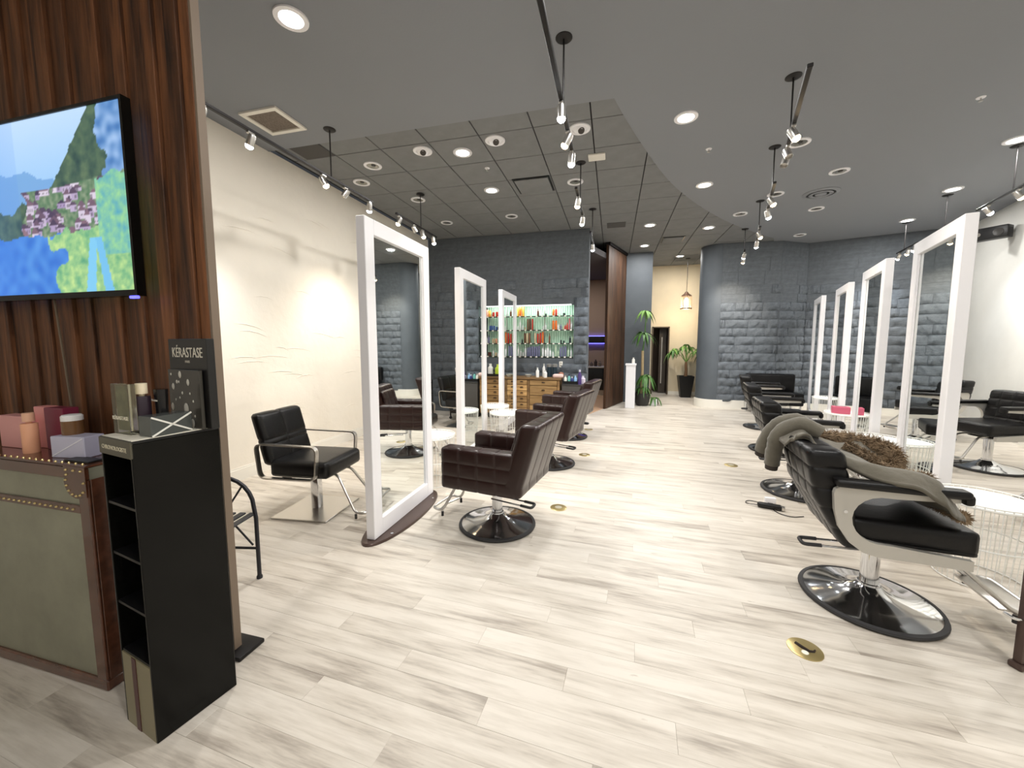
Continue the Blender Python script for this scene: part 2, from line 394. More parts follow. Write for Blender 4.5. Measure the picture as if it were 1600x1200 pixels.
# back stone wall with the product niche
NX0, NX1, NZ0, NZ1 = -2.68, -.775, 1.2, 2.3
wb = MB(); th = .32
for x0, x1, z0, z1 in ((XL, NX0, 0, CEIL), (NX1, -.49, 0, CEIL), (NX0, NX1, 0, NZ0), (NX0, NX1, NZ1, CEIL)): wb.box(x0, x1, YS + .012, YS + th, z0, z1)
wb.box(NX0, NX1, YS + .26, YS + th, NZ0, NZ1)
wbo = struct(wb.build('wall_back', M['stone_flat'], smooth=False))
stone_blocks(wbo, (XL, YS + .01), (-.49, YS + .01), [(NX0 - XL, NX1 - XL, NZ0, NZ1)], seed=2)
struct(B(-.62, -.472, YS - .016, YS + .33, 0, .145).build('baseboard_back', M['trim'], smooth=False))
# right stone wall in two runs, and its rounded end
wr = MB(); wr.prism([(2.35, 9.85), (3.55, 9.88), (4.2, 10.25), (6.45, 9.55), (6.6, 10.5), (2.35, 10.5)], 0, CEIL)
wro = struct(wr.build('wall_stone', M['stone_flat'], smooth=False))
stone_blocks(wro, (2.36, 9.845), (3.55, 9.875), seed=3); stone_blocks(wro, (3.55, 9.875), (4.2, 10.245), seed=4); stone_blocks(wro, (4.2, 10.245), (6.45, 9.545), seed=5)
cp = arc(2.33, 10.2, .36, 180, 270, 10)
pc = cp + [(2.36, 9.84), (2.9, 10.5), (2.62, 10.9)]
struct(MB().prism([(2.62, 10.9), (2.9, 10.5), (2.9, 12.35), (2.62, 12.35)], 0, CEIL).build('wall_corridor_side', M['slate_paint'], smooth=False))
struct(MB().prism(pc, 0, CEIL).build('wall_rounded_end', M['slate_paint']))
bp = arc(2.33, 10.2, .385, 180, 270, 10) + [(3.55, 9.835), (3.56, 9.86), (2.36, 9.845)] + arc(2.33, 10.2, .361, 270, 180, 10)
struct(MB().prism(bp, 0, .2).build('baseboard_stone', M['trim']))
struct(MB().prism([(3.56, 9.84), (4.2, 10.21), (6.44, 9.51), (6.44, 9.535), (4.2, 10.24), (3.55, 9.87)], 0, .145).build('baseboard_stone_side', M['trim'], smooth=False))

# corridor behind: grey end wall, beige wall with a doorway
struct(B(.29, .91, 10.3, 10.5, 0, CEIL).build('wall_grey', M['slate_paint'], smooth=False))
struct(B(.91 - .2, .905, 10.5, 12.2, 0, CEIL).build('wall_corridor', M['slate_paint'], smooth=False))
wd = MB()
for x0, x1, z0, z1 in ((.7, 1.12, 0, CEIL), (1.12, 1.6, 2.0, CEIL), (1.6, 2.62, 0, CEIL)): wd.box(x0, x1, 12.2, 12.35, z0, z1)
struct(wd.build('wall_beige', M['beige_wall'], smooth=False))
struct(B(1.61, 2.615, 12.184, 12.199, 0, .1).build('baseboard_beige', M['trim'], smooth=False))
dr = MB(); dr.box(1.12, 1.15, 12.16, 12.36, 0, 2.0); dr.box(1.57, 1.6, 12.16, 12.36, 0, 2.0); dr.box(1.12, 1.6, 12.16, 12.36, 1.97, 2.0)
df = struct(dr.build('door_1', plain(92, 80, 66), smooth=False))
B(1.36, 1.56, 12.5, 12.54, .01, 1.96).build('door_leaf', plain(70, 62, 54), df, False); B(1.42, 1.445, 12.48, 12.5, .3, 1.7).build('door_pull', M['steel'], df, False)
struct(B(.7, 2.9, 13.05, 13.2, 0, CEIL).build('wall_beyond', plain(66, 54, 44, .8), smooth=False))
struct(B(2.75, 2.9, 12.36, 13.04, 0, CEIL).build('wall_beyond_side', plain(66, 54, 44, .8), smooth=False))

# sliding walnut panel between the stone wall and the corridor: boards
a = Vector((-.13, 9.05)); b_ = Vector((.285, 10.3)); t = (b_ - a).normalized(); n = Vector((-t.y, t.x))
L_ = (b_ - a).length
pn = struct(MB().prism([a + n * .02, b_ + n * .02, b_ + n * .06, a + n * .06], 0.0, CEIL - .06).build('wall_walnut', M['walnut'], smooth=False))
for k in range(7):
    q = a + t * (L_ * k / 7 + .002)
    o = RB(0, L_ / 7 - .004, 0, .02, .01, CEIL - .07, r=.003, seg=1).build('board', M['walnut'], pn, False); o.location = (q.x, q.y, 0); o.rotation_euler = (0, 0, math.atan2(t.y, t.x))
tr = struct(MB().prism([a - n * .03, b_ - n * .03, b_ + n * .08, a + n * .08], CEIL - .06, CEIL - .002).build('trim_1', M['black_metal'], smooth=False))
# wash room seen through the gap
struct(MB().prism([(-1.4, 8.24), (-.49, 8.24), (-.2, 9.05), (.2, 10.3), (.2, 12.0), (-1.4, 12.0)], 3.4, 3.52).build('ceiling_wash', plain(84, 82, 84, .9), smooth=False))
struct(B(-3.9, .7, 12.0, 12.2, 0, CEIL).build('wall_wash', plain(150, 128, 112, .8), smooth=False))
struct(B(-1.6, -1.4, 8.25, 12.0, 0, CEIL).build('wall_wash_side', plain(150, 128, 112, .8), smooth=False))
struct(MB().prism([(-1.4, 8.24), (-.48, 8.24), (-.2, 9.05), (.2, 10.3), (.2, 12.0), (-1.4, 12.0)], 0, .004).build('floor_wash', plain(196, 160, 128, .5), smooth=False))
st = thing('wall_shelf', 'black floating shelf glowing blue along its edges in the wash room', 'shelf', (-.62, 11.95, 1.62))
B(-.6, .5, -.12, .04, -.1, .1).build('shelf_box', M['black'], st, False)
ledm = mat('blue_led', (.2, .2, 1), .5, emit=6, ecol=(.12, .12, 1))
B(-.6, .5, .0, .045, .101, .115).build('led_strip', ledm, st, False); B(-.6, .5, .0, .045, -.115, -.101).build('led_strip', ledm, st, False)
st = thing('wash_counter', 'dark counter with bottles along the back of the wash room', 'counter', (-.7, 11.4, 0))
RB(-.6, .9, 0, .55, .16, .8, r=.01).build('body', M['black'], st); RB(-.62, .92, -.03, .57, .8, .84, r=.008).build('top', plain(180, 175, 168), st); B(-.6, .9, .05, .55, 0.004, .16).build('plinth', plain(205, 198, 186), st, False)
for k, (x, h, c, lb) in enumerate(((-.15, .16, (60, 50, 48), 'dull brown bottle'), (-.02, .22, (40, 36, 36), 'tallest black bottle'), (.1, .13, (90, 80, 74), 'shortest taupe bottle'), (.22, .2, (54, 44, 42), 'tall dark brown bottle'), (.34, .15, (110, 98, 88), 'pale taupe bottle'))):
    b2 = MB().lathe([(0, 0), (.045, 0), (.045, h * .7), (.02, h * .8), (.02, h), (0, h)], 10).build('wash_bottle', plain(*c)); b2.location = (-.7 + x, 11.62, .84)
    tag(b2, lb + ' standing on the wash room counter', 'bottle', 'bottles on the wash room counter')
# ------------------------------------------------------------------ lamps and ceiling fittings
def lamp(kind, parent, loc, power, color, size=.12, rot=(0, 0, 0), spot=None, blend=.6):
    ld = bpy.data.lights.new('lamp_light', kind); ld.energy = power; ld.color = color
    if kind == 'AREA': ld.shape = 'DISK'; ld.size = size
    if kind == 'SPOT': ld.spot_size = R(spot); ld.spot_blend = blend; ld.shadow_soft_size = size
    o = bpy.data.objects.new('lamp_light', ld); COL.objects.link(o); o.parent = parent; o.location = loc; o.rotation_euler = rot; return o
ring_me = MB().lathe([(.078, -.012), (.11, -.012), (.112, -.004), (.112, 0), (.078, 0), (.078, -.012)], 28).mesh('trim_ring', M['white'])
dlit_me = MB().lathe([(0, -.008), (.079, -.008), (.079, 0), (0, 0)], 24).mesh('diffuser', M['lamp_lit'])
doff_me = MB().lathe([(0, .0), (.05, -.002), (.079, -.006), (.079, .0), (0, .001)], 24).mesh('reflector', M['lamp_off'])
bulb_me = MB().lathe([(0, -.010), (.02, -.009), (.028, -.004), (.028, 0), (0, 0)], 12).mesh('bulb', plain(60, 58, 56))
ball_me = MB().lathe([(0, -.05), (.035, -.046), (.058, -.03), (.07, -.012), (.078, -.004), (.078, 0), (0, 0)], 20).mesh('gimbal', M['white'])
eye_me = MB().lathe([(0, -.012), (.032, -.012), (.036, 0), (0, 0)], 14).mesh('lens', plain(70, 64, 60))
ZT, ZD = CEIL + .003, CEIL - .011
def downlight(x, y, z, mode, where, k=1.0):
    g = {'lit': 'lit white ringed ceiling downlight', 'off': 'unlit ceiling downlight with dark bulb', 'eye': 'white swivelling eyeball downlight'}[mode]
    t = thing('downlight', '%s %s' % (g, where), 'downlight', (x, y, z), 0, {'lit': 'lit ceiling downlights', 'off': 'unlit ceiling downlights', 'eye': 'eyeball downlights'}[mode])
    link('trim_ring', ring_me, t)
    if mode == 'lit':
        link('diffuser', dlit_me, t); lamp('AREA', t, (0, 0, -.02), DOWN_W * k, (1, .98, .95), .15)
    elif mode == 'off': r_ = link('reflector', doff_me, t); link('bulb', bulb_me, r_, (0.01, 0, -.001))
    else: r_ = link('gimbal', ball_me, t); o = link('lens', eye_me, r_, (.02, -.03, -.036)); o.rotation_euler = (R(-42), R(-28), 0)
for x, y, z, m_, w_ in ((-1.77, 4.48, ZT, 'lit', 'between the first two eyeball downlights'), (-1.78, 5.64, ZT, 'lit', 'beside the slot diffuser in the tile field'), (.63, 8.0, ZT, 'lit', 'in the tiles before the walnut panel'),
        (.65, 9.6, ZT, 'lit', 'next to the top of the grey end wall'), (1.75, 8.45, ZT, 'lit', 'in the tiles by the tip of the curved edge'), (1.62, 10.95, ZT, 'lit', 'over the corridor with the lantern'), (-.75, 10.4, 3.4, 'lit', 'added for fill inside the wash room'),  # the wash room lamp is added to brighten that room
        (-3.0, 4.51, ZT, 'off', 'near the dark panel and the track stem'), (-3.46, 4.92, ZT, 'off', 'closest to the cream wall'), (-.56, 5.65, ZT, 'off', 'beyond the square white cover plate'), (-1.79, 6.84, ZT, 'off', 'in the tiles above the green niche'),
        (-3.01, 5.71, ZT, 'off', 'behind the short track stem by the cream wall'), (-3.05, 6.89, ZT, 'off', 'in the corner of the cream and stone walls'), (-2.21, 4.33, ZT, 'eye', 'nearest the cream wall'), (-1.32, 4.32, ZT, 'eye', 'in the middle of the three'), (-.39, 4.32, ZT, 'eye', 'beside the walkway track bar'),
        (.65, 4.35, ZD, 'lit', 'in the smooth ceiling near the start of the curve'), (1.2, 6.18, ZD, 'lit', 'in the smooth ceiling halfway along the curve'), (4.73, 7.26, ZD, 'lit', 'above the track bar over the silver sided chair'), (5.13, 8.83, ZD, 'lit', 'at the corner of white and stone walls'), (4.25, 5.72, ZD, 'lit', 'above the track bar washing the white wall'),
        (2.08, 7.68, ZD, 'off', 'in the smooth ceiling near the end of the curve'), (2.8, 6.15, ZD, 'off', 'on the near side of the round grille'), (2.31, 6.82, ZD, 'off', 'partly covered by a track bar beside the round grille'), (3.22, 7.71, ZD, 'off', 'just beyond the round grille'), (3.68, 9.43, ZD, 'off', 'against the dark stone wall'), (1.96, 5.19, ZD, 'off', 'behind the unlit track heads'),
        (.1, 2.4, ZD, 'lit', 'added for fill over the walkway near the camera'), (-2.2, 2.4, ZD, 'lit', 'added for fill over the loop arm chair by the cream wall'), (3.75, 4.0, ZD, 'lit', 'added for fill over the chair behind the first right mirror'), (.2, .2, ZD, 'lit', 'added for fill over the middle of the entrance'), (1.9, 1.6, ZD, 'lit', 'added for fill over the dark brown post'), (-.6, -2.2, ZD, 'lit', 'added for fill by the front wall, trunk side'), (1.3, -1.6, ZD, 'lit', 'added for fill by the front wall, white wall side')):  # lamps on this line are added to light the near part of the room
    downlight(x, y, z, m_, w_)

# track lights: canopy, stem, bar, heads
bar_m = M['black_metal']
can_me = MB().lathe([(0, -.012), (.05, -.012), (.062, -.004), (.062, 0), (0, 0)], 20).mesh('canopy', bar_m)
def track(x, y, rz, y0, y1, heads, label, zc=None, zb=3.24, stem=True):
    """bar runs along local y from y0 to y1; heads = (offset, lamp, aim dx, aim dy, aim dz)"""
    zc = zc or CEIL - .01
    t = thing('track_light', label, 'track light', (x, y, zc), rz, 'black track light bars')
    if stem: link('canopy', can_me, t); MB().cyl((0, 0, -.01), (0, 0, zb - zc + .02), .007, n=8).build('stem', bar_m, t)
    MB().rbox(-.017, .017, y0, y1, zb - zc - .005, zb - zc + .02, r=.004, seg=1).build('bar', bar_m, t)
    for s, lampk, ax, ay, az in heads:
        d = Vector((ax, ay, az)).normalized(); p = Vector((0, s, zb - zc - .07))
        h = MB(); h.rbox(-.015, .015, s - .03, s + .03, zb - zc - .022, zb - zc - .005, r=.003, seg=1); h.cyl((0, s, zb - zc - .02), p, .006, n=6)
        q = d.to_track_quat('Z', 'Y').to_matrix().to_4x4()
        h.M = Matrix.Translation(p) @ q; h.lathe([(0, -.05), (.026, -.048), (.032, -.03), (.032, .04), (.029, .042), (.024, .02), (0, .02)], 16); h.M = None
        ho = h.build('lamp_head', M['steel'], t)
        if lampk:
            mm, cc = {'c': (M['lamp_cool'], (.92, .96, 1)), 'w': (M['lamp_warm'], (1, .86, .68))}[lampk]
            b2 = MB(); b2.M = Matrix.Translation(p) @ q; b2.lathe([(0, .072), (.018, .067), (.029, .054), (.031, .043), (.022, .021), (0, .021)], 14); b2.build('bulb', mm, ho)
            lamp('SPOT', ho, p + d * .085, TRACK_W * 3, cc, .03, (-d).to_track_quat('Z', 'Y').to_euler(), 80, .8)
track(-2.93, 3.65, 0, -1.6, .72, [(-1.35, 'w', -.55, .1, -1), (-.95, 'c', -.5, 0, -1), (-.12, 'w', .4, .35, -1), (.22, None, -.5, -.2, -.7), (.66, 'c', -.3, .3, -1)], 'black track light bar running along the cream wall near the white vent')
track(-2.86, 5.5, 0, -.7, .52, [(-.62, 'w', -.5, -.1, -1), (-.2, None, .3, .5, -.8), (.05, 'w', .3, .1, -1), (.42, 'c', .1, .2, -1)], 'short black track bar with four heads hung beyond the tall mirror by the cream wall')
track(-.4, 3.05, 0, -1.2, .68, [(-.1, 'c', .0, .1, -1), (.3, 'w', -.6, .1, -1), (.64, 'c', -.1, .1, -1)], 'black track bar over the walkway near the eyeball downlights')
track(-.44, 5.1, 0, -.55, .65, [(-.3, 'w', -.2, .2, -1), (.4, 'c', -.2, .3, -1)], 'black track bar hung next to the square white ceiling plate', ZT)
track(-.38, 6.84, 0, -.5, .5, [(.2, 'c', .0, .3, -1)], 'small track bar with one cool lamp before the wash room opening', ZT)
track(1.42, 3.95, R(-15), -1.0, .35, [(-.25, 'w', .5, -.1, -1), (.12, None, .3, -.4, -1), (.3, None, -.2, -.3, -.8)], 'black track bar with two unlit heads over the chair with the coat')
track(1.74, 5.24, R(-15), -.3, .95, [(.1, 'w', .6, .1, -1), (.62, 'c', .3, .3, -1)], 'black track bar with a warm and a cool lamp beside the round ceiling grille')
track(2.195, 7.09, R(-15), -.4, .7, [(-.2, 'w', .5, .2, -1), (.45, 'c', -.1, .5, -1)], 'black track bar with warm and cool lamps before the stone wall')
track(2.46, 8.7, R(-15), -.45, .3, [(-.3, 'c', -.3, .8, -1), (.2, 'w', -.2, .8, -1)], 'small black track bar closest to the rounded stone end')
track(4.4, 5.9, R(-15), -.6, .75, [(-.1, 'w', .8, .1, -1), (.5, 'c', .8, .1, -1)], 'black track bar washing the white wall beside the loudspeaker')
track(4.85, 7.53, R(-15), -.6, .5, [(-.3, 'w', .8, .0, -1), (.1, 'c', .7, .2, -1)], 'black track bar hung over the chair facing the second right mirror')
track(5.22, 9.0, R(-15), -.6, .35, [(-.5, 'c', -.3, .2, -1), (-.2, 'w', -.2, .4, -1), (.25, 'c', -.2, .5, -1)], 'black track bar with three lamps by the corner of the stone wall')

# vents, plates, sprinklers, loudspeaker
v = thing('air_vent', 'square white framed return air vent in the smooth ceiling', 'vent', (-3.36, 3.37, ZD))
f = MB()
for x0, x1, y0, y1 in ((-.22, .22, -.2, -.155), (-.22, .22, .155, .2), (-.22, -.175, -.155, .155), (.175, .22, -.155, .155)): f.box(x0, x1, y0, y1, -.018, 0)
f.build('frame', M['trim'], v, False); B(-.175, .175, -.155, .155, -.004, 0).build('grille', mat('dusty_grille', S(120, 110, 100), .9, var=(60, .3), bump=(300, .6, .004)), v, False)
o = RB(-3.68, -3.28, 3.88, 4.165, ZT - .006, ZT, r=.002, seg=1).build('access_panel', plain(84, 82, 80, .9)); tag(o, 'dark grey ceiling panel beside the white framed vent', 'ceiling panel')
o = RB(-.16, .18, 7.68, 8.0, ZT - .006, ZT, r=.002, seg=1).build('access_panel', plain(84, 83, 82, .9)); tag(o, 'dark grey ceiling panel in front of the walnut boards', 'ceiling panel')
o = RB(-.34, -.14, 4.9, 5.06, ZT - .02, ZT, r=.004, seg=1).build('cover_plate', M['trim']); tag(o, 'square white cover plate on the grey tile ceiling', 'cover plate')
def slot_diffuser(x, y, w, label):
    v = thing('slot_diffuser', label, 'vent', (x, y, ZT)); h = w / 2
    RB(-h, h, -h, h, -.022, -.008, r=.01).build('face_plate', M['tile'], v); b2 = MB()
    for q in ((-h - .025, h + .025, -h - .03, -h), (-h - .025, h + .025, h, h + .025), (-h - .025, -h, -h, h), (h, h + .025, -h, h)): b2.box(*q, -.008, 0)
    b2.build('slot', M['black'], v, False)
slot_diffuser(-1.14, 5.62, .47, 'square slot diffuser with black edge in the open tile field'); slot_diffuser(1.2, 9.2, .4, 'square slot diffuser with black edge before the corridor')
v = thing('round_diffuser', 'round grey ceiling diffuser with dark slots', 'vent', (2.95, 6.95, ZD))
MB().lathe([(.1, -.02), (.13, -.03), (.15, -.02), (.13, -.01), (.1, -.02)], 28).build('inner_cone', M['ceil'], v); MB().lathe([(0, -.03), (.07, -.025), (.075, -.01), (0, -.008)], 24).build('centre_plate', M['ceil'], v); MB().lathe([(0, -.004), (.2, -.004), (.2, 0), (0, 0)], 28).build('slot', M['black'], v); MB().lathe([(.18, -.02), (.23, -.006), (.23, 0), (.18, 0), (.18, -.02)], 28).build('outer_ring', M['ceil'], v)
for x, y, z, lb in ((-1.62, 4.95, ZT, 'small chrome sprinkler head in the grey tile ceiling'), (1.02, 5.1, ZD, 'small sprinkler head in the smooth curved ceiling'), (3.2, 4.7, ZD, 'small white sprinkler cap in the smooth ceiling by the right wall')):
    v = thing('sprinkler', lb, 'sprinkler', (x, y, z)); MB().lathe([(0, -.006), (.03, -.006), (.034, 0), (0, 0)], 14).build('escutcheon', M['white'], v); MB().lathe([(0, -.035), (.016, -.034), (.016, -.03), (.006, -.028), (.006, -.006), (0, -.006)], 10).build('head', M['steel'], v)
sx = rw(8.2); v = thing('loudspeaker', 'black loudspeaker on a bracket high on the white wall', 'speaker', (sx - .25, 8.18, 3.27), R(35))
RB(-.09, .09, -.2, .2, -.09, .1, r=.012).build('cabinet', M['black'], v); MB().at((-.092, -.1, 0), ry=R(-90)).lathe([(0, .0), (.03, .002), (.055, .008), (.06, .004), (.06, 0), (0, 0)], 20).build('woofer', plain(60, 58, 56), v)
MB().at((-.092, .12, .0), ry=R(-90)).lathe([(0, .004), (.03, .004), (.032, 0), (0, 0)], 16).build('tweeter', plain(130, 126, 120), v); B(.085, .2, -.04, .04, -.03, .03).build('bracket', M['black_metal'], v, False)
# ------------------------------------------------------------------ shared shape tools
def qbox(x0, x1, y0, y1, z0, z1, r=.02, sx=(), sy=(), sz=(), depth=.006, w=.008, cell=.016, warp=None, puff=0):
    """rounded, upholstered box with stitched grooves at the given coordinates"""
    lo = Vector((x0, y0, z0)); hi = Vector((x1, y1, z1)); mb = MB()
    def ax(a, b, seams):
        n = max(2, int(round((b - a) / cell))); pts = {round(a + (b - a) * i / n, 5) for i in range(n + 1)}
        for s in seams: pts |= {round(s + d, 5) for d in (-w, 0, w) if a < s + d < b}
        return sorted(pts)
    A = [ax(x0, x1, sx), ax(y0, y1, sy), ax(z0, z1, sz)]; seams = (sx, sy, sz)
    def place(p):
        q = Vector([min(max(p[i], lo[i] + r), hi[i] - r) for i in range(3)]); dlt = p - q
        nrm = dlt.normalized() if dlt.length > 1e-9 else Vector((0, 0, 1)); p2 = q + nrm * r; g = 0; pf = 1
        for i in range(3):
            if abs(nrm[i]) > .75: continue
            for s in seams[i]: g = max(g, math.exp(-((p[i] - s) / w) ** 2))
            e = sorted([lo[i] - 1e-4] + list(seams[i]) + [hi[i] + 1e-4])
            for a, b in zip(e, e[1:]):
                if a <= p[i] <= b: pf *= max(0, math.sin(PI * (p[i] - a) / (b - a))) ** .5; break
        p2 = p2 - nrm * g * depth + nrm * puff * pf
        return warp(p2) if warp else p2
    for k in range(3):
        i, j = [a for a in range(3) if a != k]
        for val in (lo[k], hi[k]):
            U, V = A[i], A[j]; vs = []
            for v in V:
                for u in U:
                    p = Vector((0, 0, 0)); p[i] = u; p[j] = v; p[k] = val; vs.append(place(p))
            n = len(U); mb.add(vs, [(b * n + a, b * n + a + 1, (b + 1) * n + a + 1, (b + 1) * n + a) for b in range(len(V) - 1) for a in range(n - 1)])
    bm = bmesh.new(); me = bpy.data.meshes.new('t'); me.from_pydata(mb.v, [], mb.f); bm.from_mesh(me); bpy.data.meshes.remove(me)
    bmesh.ops.remove_doubles(bm, verts=bm.verts[:], dist=1e-5); return MB().bm(bm)
def fillet(pts, r, n=5, closed=False):
    """polyline with rounded corners"""
    P = [Vector(p) for p in pts]; out = []
    for i, p in enumerate(P):
        if not closed and i in (0, len(P) - 1): out.append(p); continue
        a = P[i - 1]; b = P[(i + 1) % len(P)]; rr = min(r, (a - p).length * .49, (b - p).length * .49)
        s = p + (a - p).normalized() * rr; e = p + (b - p).normalized() * rr
        for k in range(n + 1):
            t = k / n; out.append(s * (1 - t) ** 2 + p * 2 * t * (1 - t) + e * t * t)
    return out

# ------------------------------------------------------------------ standing mirrors
def make_mirror(label, group):
    t = thing('standing_mirror', label, 'mirror', (0, 0, 0), 0, group); L_, W, T, H = .98, .11, .072, 2.4; y0, y1, z0 = -L_ / 2, L_ / 2, .022
    for q in ((y0, y0 + W), (y1 - W, y1)): RB(-T / 2, T / 2, q[0], q[1], z0, H, r=.004, seg=1).build('frame_post', M['white'], t)
    for q in ((z0, z0 + W + .02), (H - W, H)): RB(-T / 2 + .0005, T / 2 - .0005, y0 + W, y1 - W, q[0], q[1], r=.003, seg=1).build('frame_rail', M['white'], t)
    B(-.014, .014, y0 + W - .005, y1 - W + .005, z0 + W, H - W + .005).build('mirror_pane', M['mirror'], t, False)
    bd = MB()
    for s in (-1, 1):
        x = s * .02
        for q in ((y0 + W, y0 + W + .012, z0 + W + .02, H - W), (y1 - W - .012, y1 - W, z0 + W + .02, H - W)): bd.box(min(x, s * .015), max(x, s * .015) + .0, *q)
    bd.build('inner_bead', M['white'], t, False)
    MB().lathe([(0, 0), (1, 0), (1, .012), (.985, .02), (0, .022)], 48, sx=.17, sy=.56).build('base_plate', M['brown_base'], t)
    for s in (-1, 1): MB().lathe([(0, 0), (.012, 0), (.012, .004), (0, .006)], 10, c=(.1, .36 * s, .0195)).build('bolt', M['chrome'], t)
    return t
mir = make_mirror('x', None)
GL, GR = 'white framed mirrors in the row by the brown chairs', 'white framed mirrors in the row by the silver sided chairs'
LM = [((-1.74, 2.93, 0), 'tall white framed standing mirror on a brown oval base nearest the slatted wood partition'),
      ((-1.8, 4.83, 0), 'tall white framed standing mirror standing second in the row of brown chairs'),
      ((-1.83, 6.75, 0), 'tall white framed standing mirror closest to the pine drawer chest')]
RM = [((2.52, 3.93, 0), 'tall white framed mirror next to the wire table by the coat chair'),
      ((2.95, 5.5, 0), 'tall white framed mirror second in the row from the coat chair'),
      ((3.5, 7.28, 0), 'tall white framed mirror third in the row from the coat chair'),
      ((3.93, 9.0, 0), 'tall white framed mirror closest to the dark stone wall')]
mir.location = LM[0][0]; mir['label'] = LM[0][1]; mir['group'] = GL
for loc, lb in LM[1:]: dup(mir, loc, 0, lb, GL)
for k, (loc, lb) in enumerate(RM): dup(mir, loc, R(-17), lb, GR)

# ------------------------------------------------------------------ chairs (all face local +x)
def round_base(t, top=.33, rad=.315):
    MB().lathe([(rad - .022, .004), (rad, .004), (rad + .004, .012), (rad, .022), (rad - .02, .026), (rad - .022, .004)], 48).build('rubber_ring', M['rubber'], t)
    MB().lathe([(0, .002), (rad - .022, .002), (rad - .022, .024), (rad - .05, .03), (.2, .042), (.12, .062), (.075, .085), (.055, .105), (.0, .108)], 48).build('base_disc', M['chrome'], t)
    c = MB().lathe([(0, .1), (.052, .1), (.052, .115), (.043, .118), (.043, top - .04), (.036, top - .038), (.036, top), (0, top)], 24).build('column', M['chrome'], t)
def pump_lever(t, z=.29, y=.06, ln=.3):
    MB().tube(fillet([(0, y - .035, z), (-ln, y - .035, z - .02), (-ln, y + .05, z - .02), (-.02, y + .05, z)], .025), .006, 8).build('pump_lever', M['chrome'], t)
    MB().tube(fillet([(-ln + .09, y - .035, z - .014), (-ln, y - .035, z - .02), (-ln, y + .05, z - .02), (-ln + .09, y + .05, z - .014)], .025), .011, 8).build('lever_grip', M['rubber'], t)
def footrest(t, x0, z0, plate=False, hw=.16, reach=.3, zl=.1):
    xe = x0 + reach
    MB().tube(fillet([(x0 - .12, -hw * .55, z0), (x0, -hw * .6, z0), (xe - .1, -hw, zl), (xe, -hw, zl + .01), (xe, hw, zl + .01), (xe - .1, hw, zl), (x0, hw * .6, z0), (x0 - .12, hw * .55, z0)], .05), .0115, 10).build('footrest', M['steel'], t)
    MB().tube(fillet([(xe - .1, -hw, zl), (xe - .03, -hw * .3, zl - .02), (xe - .03, hw * .3, zl - .02), (xe - .1, hw, zl)], .04), .008, 8).build('footrest_brace', M['steel'], t)
    if plate: RB(xe - .16, xe - .005, -hw + .01, hw - .01, zl + .0, zl + .012, r=.005).build('foot_plate', M['steel'], t)
    for s in (-1, 1): MB().cyl((xe - .1, s * hw, zl - .045), (xe - .1, s * hw, zl - .005), .011, n=10).build('rubber_foot', M['rubber'], t)

def make_brown():
    t = thing('salon_chair', 'x', 'chair')
    round_base(t, .38); pump_lever(t, .28, .1, .36); footrest(t, .3, .38, hw=.15, reach=.24)
    lean = lambda p: Vector((p.x - max(0, p.z - .46) * .3, p.y, p.z))
    xs = [-.30 + .155 * k for k in range(1, 4)]; zs = [.485, .59]
    for s in (-1, 1):
        y0, y1 = (.2, .335) if s > 0 else (-.335, -.2)
        qbox(-.30, .33, y0, y1, .38, .705, .026, xs, (), zs, .003, .006, .018, puff=.002).build('arm', M['brown_leather'], t, ang=80)
    qbox(-.2, .33, -.198, .198, .45, .56, .03, (-.02, .16), (-.07, .07), (), .003, .006, .02, puff=.005).build('seat_cushion', M['brown_leather'], t, ang=80)
    RB(-.28, .31, -.2, .2, .38, .46, r=.015).build('seat_box', M['brown_leather'], t)
    qbox(-.345, -.19, -.335, .335, .382, .93, .035, (), (-.167, 0, .167), (), .0025, .006, .02, warp=lean, puff=.002).build('backrest', M['brown_leather'], t, ang=80)
    qbox(-.19, -.13, -.195, .195, .54, .87, .025, (), (-.07, .07), (.65, .76), .003, .006, .02, warp=lean, puff=.003).build('back_cushion', M['brown_leather'], t, ang=80)
    MB().cyl((0, 0, .35), (0, 0, .381), .09, n=16).build('swivel_plate', M['black_metal'], t)
    return t
